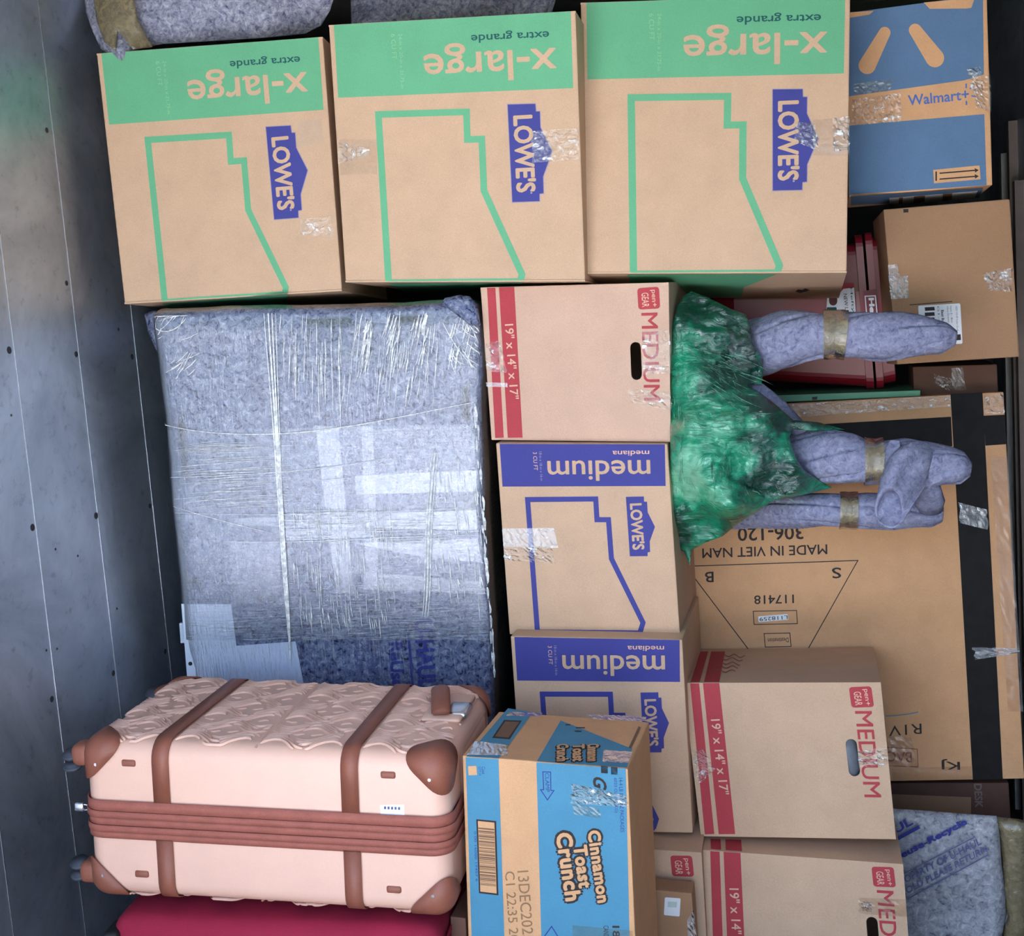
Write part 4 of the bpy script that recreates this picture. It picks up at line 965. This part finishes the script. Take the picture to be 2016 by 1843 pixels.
legs = (
    ([(1450, 700), (1490, 684), (1530, 672), (1570, 664), (1612, 659), (1643, 658), (1672, 660), (1720, 662), (1770, 662), (1820, 663), (1860, 664), (1882, 666)],
     [52, 58, 55, 50, 42, 39, 42, 43, 41, 36, 28, 14], 2.93, (1618, 1668), -1.0),
    ([(1500, 905), (1545, 898), (1590, 896), (1630, 898), (1670, 903), (1700, 908), (1720, 908), (1745, 908), (1780, 910), (1820, 913), (1860, 917), (1895, 921), (1911, 923)],
     [40, 50, 52, 52, 48, 40, 37, 40, 46, 44, 35, 28, 14], 2.90, (1698, 1740), -1.5),
    ([(1440, 1020), (1490, 1012), (1540, 1005), (1590, 1003), (1640, 1004), (1672, 1005), (1710, 1006), (1760, 1008), (1800, 1008), (1835, 1010), (1856, 1012)],
     [22, 28, 32, 33, 32, 30, 31, 32, 30, 26, 14], 2.97, (1652, 1691), 0.5))
for pts, rad, Y, (t0, t1), tw in legs:
    path = []; rr = []
    n = 60
    for i in range(n):
        t = i / (n - 1) * (len(pts) - 1); k = min(int(t), len(pts) - 2); u = t - k
        sy = i / (n - 1); path.append(at(pts[k][0] * (1 - u) + pts[k + 1][0] * u, pts[k][1] * (1 - u) + pts[k + 1][1] * u, Y + 0.16 * max(0.0, 1 - sy / 0.36) ** 1.3)); rr.append((rad[k] * (1 - u) + rad[k + 1] * u) / FOC * Y * 0.99)
    lg = tube('leg', path, rr, M_feltleg, chair, 80, wob=0.004, wscale=14, folds=5, fold_amp=0.30, twist=0.060 * tw, up=(0, 1, 0.2))
    ids = [i for i in range(n) if t0 <= (pts[0][0] + 0) * 0 + (lambda q: q)(pts[min(int(i / (n - 1) * (len(pts) - 1)), len(pts) - 2)][0] * (1 - (i / (n - 1) * (len(pts) - 1) - min(int(i / (n - 1) * (len(pts) - 1)), len(pts) - 2))) + pts[min(int(i / (n - 1) * (len(pts) - 1)), len(pts) - 2) + 1][0] * (i / (n - 1) * (len(pts) - 1) - min(int(i / (n - 1) * (len(pts) - 1)), len(pts) - 2))) <= t1]
    if len(ids) > 1: tube('tape_band', [path[i] for i in ids], [rr[i] * 1.10 + 0.004 for i in ids], M_oliv, lg, 30, caps=False, wob=0.004, wscale=60, up=(0, 1, 0.2))
# loose blanket flap between the two lower legs: an open cone of cloth and a tail
vs, fs = [], []; m = 28
rings = [((1812, 905), 30, 34, 2.88), ((1798, 915), 40, 48, 2.85), ((1778, 945), 40, 56, 2.825), ((1760, 978), 34, 50, 2.805), ((1753, 996), 30, 44, 2.793), ((1751, 1000), 27, 41, 2.790), ((1752, 1000), 23, 36, 2.796), ((1753, 999), 21, 33, 2.83), ((1755, 997), 18, 29, 2.88), ((1757, 995), 12, 20, 2.91)]
for (cx, cy), rx, ry, Y in rings:
    for k in range(m):
        a = 2 * math.pi * k / m; wv = 1 + 0.06 * math.sin(3 * a + cx * 0.1); vs.append(at(cx + rx * wv * math.cos(a), cy + ry * wv * math.sin(a), Y + 0.010 * math.cos(2 * a) + 0.004 * math.sin(5 * a)))
for i in range(len(rings) - 1): fs += [(i * m + k, i * m + (k + 1) % m, (i + 1) * m + (k + 1) % m, (i + 1) * m + k) for k in range(m)]
fs += [tuple(range(m)), tuple(range((len(rings) - 1) * m, len(rings) * m))]
mesh('blanket_fold', vs, fs, M_feltleg, chair, True)
tube('blanket_fold', [at(*p) for p in [(1800, 935, 2.90), (1822, 960, 2.91), (1832, 985, 2.93), (1832, 1004, 2.95)]], [0.040, 0.042, 0.036, 0.030], M_feltleg, chair, 20, wob=0.010, wscale=18, squash=(1.0, 0.6))
tube('blanket_fold', [at(*p) for p in [(1762, 868, 2.87), (1758, 890, 2.862), (1752, 930, 2.858), (1738, 975, 2.86)]], [0.010, 0.026, 0.034, 0.026], M_feltleg, chair, 18, wob=0.010, wscale=18, squash=(0.8, 0.5))
tube('stretcher', [at(*p) for p in [(1455, 752, 2.95), (1490, 775, 2.95), (1530, 806, 2.96), (1580, 850, 2.97)]], [0.02, 0.03, 0.028, 0.02], M_feltleg, chair, 18, wob=0.008, wscale=20)
GO = K1((240, 98), (330, 130), (400, 165), (470, 200), (560, 232), (585, 300), (600, 400), (640, 470), (662, 560), (650, 640), (560, 640), (640, 690), (740, 765), (835, 850), (980, 862), (1135, 905), (960, 912), (835, 905), (812, 950),
         (848, 1070), (905, 1150), (1062, 1245), (900, 1285), (720, 1320), (600, 1400), (520, 1450), (420, 1530), (330, 1562), (240, 1610), (232, 1700), (200, 1620), (150, 1600), (135, 1500), (112, 1300), (118, 1100), (116, 900), (124, 700), (120, 500), (130, 300), (158, 180), (195, 125))
gz = rbf([(K1(p)[0][0], K1(p)[0][1], z) for p, z in (((130, 300), 2.86), ((120, 800), 2.84), ((115, 1300), 2.84), ((300, 150), 2.96), ((560, 260), 2.93), ((350, 380), 2.88), ((500, 500), 2.92), ((640, 560), 2.94), ((300, 620), 2.80), ((250, 900), 2.74),
       ((450, 900), 2.76), ((640, 880), 2.80), ((450, 1330), 2.71), ((350, 1150), 2.72), ((600, 1100), 2.80), ((830, 870), 2.88), ((1130, 905), 2.95), ((850, 1100), 2.83), ((1050, 1245), 2.93), ((700, 1250), 2.86), ((350, 1500), 2.90), ((200, 1600), 2.92))], 1.3)
def gfold(x, y):
    a = math.atan2(y - 880, x - 1320); p = Vector((x * 0.02, y * 0.05, 0)); q = Vector((x, y, 0)) * 0.045
    return 0.010 * noise.noise(p * 1.3) + 0.007 * abs(noise.noise(Vector((a * 9, math.hypot(x - 1320, y - 880) * 0.006, 3)))) + 0.006 * noise.noise(q * 2.2)
def gtone(x, y):
    """film tone, dark to pale: layering and padding, plus glare painted into the pale middle"""
    zx, zy = (x - 1280) * 2.965, (y - 540) * 2.965; j = 40 * noise.noise(Vector((x, y, 5)) * 0.05)
    zx += j; zy -= j
    v = 0.50
    def blob(cx, cy, rx, ry, val, k=1.0):
        nonlocal v
        d = math.hypot((zx - cx) / rx, (zy - cy) / ry); w = k * max(0.0, min(1.0, (1.25 - d) / 0.5)); v = v * (1 - w) + val * w
    blob(330, 240, 220, 150, 0.10); blob(330, 360, 150, 110, 0.28); blob(540, 480, 110, 190, 0.06); blob(440, 590, 140, 80, 0.10)
    blob(300, 640, 110, 60, 0.30); blob(640, 760, 160, 60, 0.08); blob(850, 860, 220, 45, 0.12); blob(380, 860, 250, 110, 0.68); blob(220, 520, 70, 200, 0.60)
    blob(620, 1020, 120, 130, 0.22); blob(700, 1180, 220, 110, 0.12); blob(480, 1080, 150, 110, 0.62); blob(220, 1180, 95, 180, 0.88); blob(400, 1300, 90, 80, 0.75)
    blob(180, 1480, 70, 130, 0.22); blob(330, 1450, 120, 90, 0.45); blob(480, 1450, 90, 50, 0.25)
    return max(0.0, min(1.0, v + 0.12 * noise.noise(Vector((x, y, 9)) * 0.11)))
gfl = pillow('green_film', GO, gz, 0.10, M_green, chair, 5.0, 36, 0.012, gfold, vattr=gtone)
rg = random.Random(3)
vs, fs = [], []
def gcrease(x0, y0, x1, y1, w):
    n = 7; k = len(vs); d = Vector((x1 - x0, y1 - y0)).normalized(); nn = Vector((-d.y, d.x)); bend = rg.uniform(-0.06, 0.06) * math.hypot(x1 - x0, y1 - y0)
    for i in range(n):
        t = i / (n - 1); p = Vector((x0 + (x1 - x0) * t, y0 + (y1 - y0) * t)) + nn * (bend * math.sin(math.pi * t)); ww = w * (0.15 + 0.85 * math.sin(math.pi * t))
        zz = gz(p.x, p.y) - 0.012 - gfold(p.x, p.y)
        for s_, o_ in ((-1, 0.001), (0, 0.004), (1, 0.001)): q = p + nn * (s_ * ww * 0.5); vs.append(at(q.x, q.y, zz - o_))
    for i in range(n - 1):
        for c in (0, 1): fs.append((k + 3 * i + c, k + 3 * i + c + 1, k + 3 * i + 4 + c, k + 3 * i + 3 + c))
for _ in range(46):        # fan of folds from the upper left corner
    a = rg.uniform(0.18, 0.75); r0 = rg.uniform(10, 110); l = rg.uniform(30, 110); ox, oy = 1338, 685 + rg.uniform(-20, 30)
    gcrease(ox + r0 * math.cos(a), oy + r0 * math.sin(a), ox + (r0 + l) * math.cos(a), oy + (r0 + l) * math.sin(a), rg.uniform(0.8, 2.4))
for _ in range(60):        # crinkles across the pale middle
    x = rg.uniform(1335, 1480); y = rg.uniform(775, 870); l = rg.uniform(12, 60); gcrease(x, y, x + l, y + rg.uniform(-3, 5), rg.uniform(0.7, 2.0))
for _ in range(26):
    x = rg.uniform(1325, 1345); y = rg.uniform(640, 1000); l = rg.uniform(10, 40); gcrease(x, y, x + rg.uniform(-2, 2), y + l, rg.uniform(0.8, 2.2))
for _ in range(40):
    x = rg.uniform(1450, 1560); y = rg.uniform(860, 985); l = rg.uniform(8, 30); a = rg.uniform(0.2, 1.2); gcrease(x, y, x + l * math.cos(a), y + l * math.sin(a), rg.uniform(0.7, 1.8))
for _ in range(26):
    x = rg.uniform(1400, 1475); y = rg.uniform(620, 760); l = rg.uniform(8, 34); a = rg.uniform(0.3, 1.3); gcrease(x, y, x + l * math.cos(a), y + l * math.sin(a), rg.uniform(0.7, 2.0))
for _ in range(20):
    x = rg.uniform(1395, 1440); y = rg.uniform(880, 930); l = rg.uniform(20, 60); gcrease(x, y, x + rg.uniform(-3, 3), y + l, rg.uniform(0.6, 1.4))
mesh('crease_glare', vs, fs, M_gcrease_glare, gfl, False, kind='stuff')
# dark sheet of board above the upper leg, in the shade of the box
# ------------------------------------------------------------------ red storage bin on its side
rbn = root('storage_bin', 'red plastic storage bin on its side, behind the plain brown carton', 'bin', at(1640, 775, 3.45))
def section(px, y0, y1, Y0, Y1, r=0.03, n=5):
    """rounded rectangle standing across the bin's long axis"""
    a, b = at(px[0], y0, Y0), at(px[1], y1, Y0); out = []
    z0, z1 = b.z, a.z
    for cx, cz, s0 in ((Y1 - r, z1 - r, 0), (Y0 + r, z1 - r, 1), (Y0 + r, z0 + r, 2), (Y1 - r, z0 + r, 3)):
        for k in range(n + 1):
            t = math.pi / 2 * (s0 + k / n); xx = a.x + (b.x - a.x) * ((z1 - (cz + r * math.sin(t))) / (z1 - z0)); out.append(Vector((xx, cx + r * math.cos(t), cz + r * math.sin(t))))
    return out
def loft(name, secs, mat, parent):
    m = len(secs[0]); vs = [v for s_ in secs for v in s_]
    fs = [(i * m + k, i * m + (k + 1) % m, (i + 1) * m + (k + 1) % m, (i + 1) * m + k) for i in range(len(secs) - 1) for k in range(m)]
    fs += [tuple(range(m)), tuple(range((len(secs) - 1) * m, len(secs) * m))]
    return mesh(name, vs, fs, mat, parent, False)
loft('body', [section((1400, 1410), 500, 738, 3.36, 3.61), section((1440, 1452), 492, 748, 3.345, 3.62), section((1688, 1712), 478, 762, 3.325, 3.65)], M_redbin, rbn)
loft('rim', [section((1683, 1707), 462, 766, 3.305, 3.67), section((1697, 1722), 461, 767, 3.305, 3.67)], M_redbin, rbn)
loft('rim', [section((1702, 1727), 457, 766, 3.30, 3.675), section((1716, 1741), 456, 765, 3.30, 3.675)], M_redbin, rbn)
lid = loft('lid', [section((1717, 1741), 468, 757, 3.312, 3.66), section((1739, 1764), 467, 752, 3.312, 3.66), section((1741, 1765), 472, 748, 3.317, 3.65)], M_redbin, rbn)
FBn = Face(at(1720, 600, 3.297), (0, -1, 0))
lp = FBn.poly('logo_panel', B5((612, 845), (722, 828), (742, 1075), (632, 1080)), plain('dark_red_plastic', lin((120, 26, 42)), 0.4), rbn, 0.0)
FBn.ribbon('logo_border', B5((628, 890), (716, 886), (736, 1085), (645, 1090)), 2.2, M_white, lp, 0.001, closed=True)
FBn.text('Hefty', *B5((642, 905), (668, 1150), (704, 902)), M_white, lp, 0.001, bold=0.05)
FBn2 = Face(at(1655, 590, 3.318), (0, -1, 0))
pl_ = FBn2.poly('paper_label', B5((392, 790), (530, 775), (552, 1075), (290, 1065), (300, 900), (390, 850)), M_white, rbn, 0.0)
FBn2.poly('label_print', B5((392, 790), (530, 775), (534, 815), (440, 826), (405, 870)), M_ink_red, pl_, 0.001)
FBn2.poly('label_print', B5((298, 985), (380, 985), (395, 1065), (290, 1062)), M_ink_teal, pl_, 0.001)
FBn2.poly('label_print', capsule(B5((352, 905))[0], B5((352, 935))[0], 8, 8, 8), plain('maroon_picture', lin((92, 40, 40))), pl_, 0.0015)
FBn2.text('Hefty', *B5((490, 815), (510, 1030), (518, 812)), M_ink_teal, pl_, 0.001)
FBn2.text('NEW LID', *B5((440, 870), (460, 1050), (470, 868)), M_ink_black, pl_, 0.001)
FBn2.poly('label_print', B5((548, 850), (590, 845), (612, 1055), (556, 1060)), plain('pale_pink_plastic', lin((176, 130, 126))), pl_, 0.001)

# ------------------------------------------------------------------ low right: brown carton under the big one, pale blanket bundle
L4 = zoom(5.373, 1700, 1500)
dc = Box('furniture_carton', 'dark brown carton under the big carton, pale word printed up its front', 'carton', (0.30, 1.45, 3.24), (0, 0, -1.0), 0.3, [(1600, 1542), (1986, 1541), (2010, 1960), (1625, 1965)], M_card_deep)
dc.front.poly('flap', L4((300, 330), (1135, 362), (1135, 545), (300, 520)), M_card_dark, dc.root, 0.006)
dc.front.text('DESK', *L4((1165, 225), (1180, 478), (1250, 228)), plain('pale_brown_ink', lin((138, 116, 104))), dc.root, bold=0.03)
lbk = root('blanket_bundle', 'pale grey speckled blanket bundle with slanted blue lettering, bottom right', 'blanket', at(1860, 2080, 3.05))
LZ = 3.0
lo_out = [(1740, 1590), (1764, 1592), (1830, 1596), (1900, 1602), (1962, 1606), (1968, 1640), (1972, 1700), (1979, 1760), (1980, 1800), (1972, 1850), (1975, 2060), (1760, 2060)]
pillow('blanket', lo_out, lambda x, y: LZ, 0.16, M_felt3, lbk, 12, 26, 0.012, lambda x, y: 0.010 * noise.noise(Vector((x, y, 0)) * 0.016) + 0.006 * max(0, noise.noise(Vector(((x + y) * 0.03, (x - y) * 0.006, 2)))))
FK = Face(at(1860, 1720, LZ - 0.024), (0, -1, 0))
FK.text('UL', *L4((345, 760), (530, 655), (300, 680)), M_ink_navy, lbk, bold=0.03)
FK.ribbon('underline', L4((355, 812), (592, 684)), 7, M_ink_navy, lbk)
FK.text('euse-Recycle', *L4((420, 1035), (1110, 672), (378, 952)), M_ink_navy, lbk, bold=0.045)
FK.ribbon('line_print', L4((430, 1175), (1165, 798)), 2.0, M_ink_navyfaint, lbk); FK.ribbon('line_print', L4((460, 1450), (1325, 975)), 2.4, M_ink_navyfaint, lbk)
FK.text('OPERTY OF U-HAUL', *L4((448, 1280), (1250, 868), (420, 1208)), M_ink_navyfaint, lbk, bold=0.02)
FK.text('OLD PLEASE RETURN', *L4((462, 1395), (1312, 945), (440, 1325)), M_ink_navyfaint, lbk, bold=0.015)
tb_ = pillow('tape_band', L4((1405, 575), (1500, 590), (1640, 600), (1760, 640), (1760, 1900), (1480, 1900), (1480, 1780), (1525, 1640), (1480, 1440), (1465, 1000)), lambda x, y: LZ + 0.01, 0.05, M_oliv, lbk, 12, 20, 0.02, lambda x, y: 0.006 * noise.noise(Vector((x, y, 0)) * 0.05))
pillow('tape_backing', L4((1440, 610), (1760, 650), (1760, 1900), (1490, 1900), (1500, 1000)), lambda x, y: LZ + 0.02, 0.05, M_felt3, lbk, 14, 20, 0.012)

# ------------------------------------------------------------------ blankets on top of the boxes
top = root('blanket_roll', 'grey speckled blanket roll with tan tape, lying on the box by the metal wall', 'blanket', at(420, 90, 2.95))
to = [(162, -60), (168, 20), (182, 60), (198, 96), (222, 110), (240, 119), (252, 100), (320, 86), (420, 80), (520, 74), (600, 66), (632, 50), (650, 20), (680, -80), (660, -200), (400, -260), (200, -200)]
def tfold(x, y): return 0.03 * noise.noise(Vector((x * 0.006, y * 0.012, 1))) + 0.012 * noise.noise(Vector((x * 0.02, y * 0.04, 4)))
pillow('blanket', to, rbf([(165, 0, 2.80), (240, 119, 2.70), (200, 60, 2.76), (300, 80, 2.82), (450, 60, 2.86), (620, 50, 2.95), (400, -150, 2.84)]), 0.3, M_felt2, top, 11, 60, 0.03, tfold)
tz = rbf([(165, 0, 2.762), (240, 119, 2.690), (200, 60, 2.735), (300, 80, 2.775), (260, 0, 2.745)])
def ztop(x, y): return tz(x, y) - 0.012
pillow('tape_band', [(180, -30), (258, -30), (272, 40), (300, 92), (262, 97), (245, 75), (230, 60), (228, 100), (205, 82), (190, 40)], ztop, 0.02, M_oliv, top, 9, 16, 0.004, lambda x, y: 0.004 * noise.noise(Vector((x, y, 0)) * 0.08))
tb2 = root('blanket_roll', 'dark folded grey blanket lying behind the middle top box', 'blanket', at(860, 40, 3.2))
pillow('blanket', [(690, -40), (692, 75), (740, 68), (800, 62), (950, 55), (1080, 45), (1100, -20), (1080, -160), (720, -200)], lambda x, y: 3.12 - 0.0002 * (x - 800), 0.25, M_felt2, tb2, 13, 40, 0.03,
       lambda x, y: 0.05 * noise.noise(Vector((x * 0.008, (y + 0.3 * x) * 0.02, 7))))
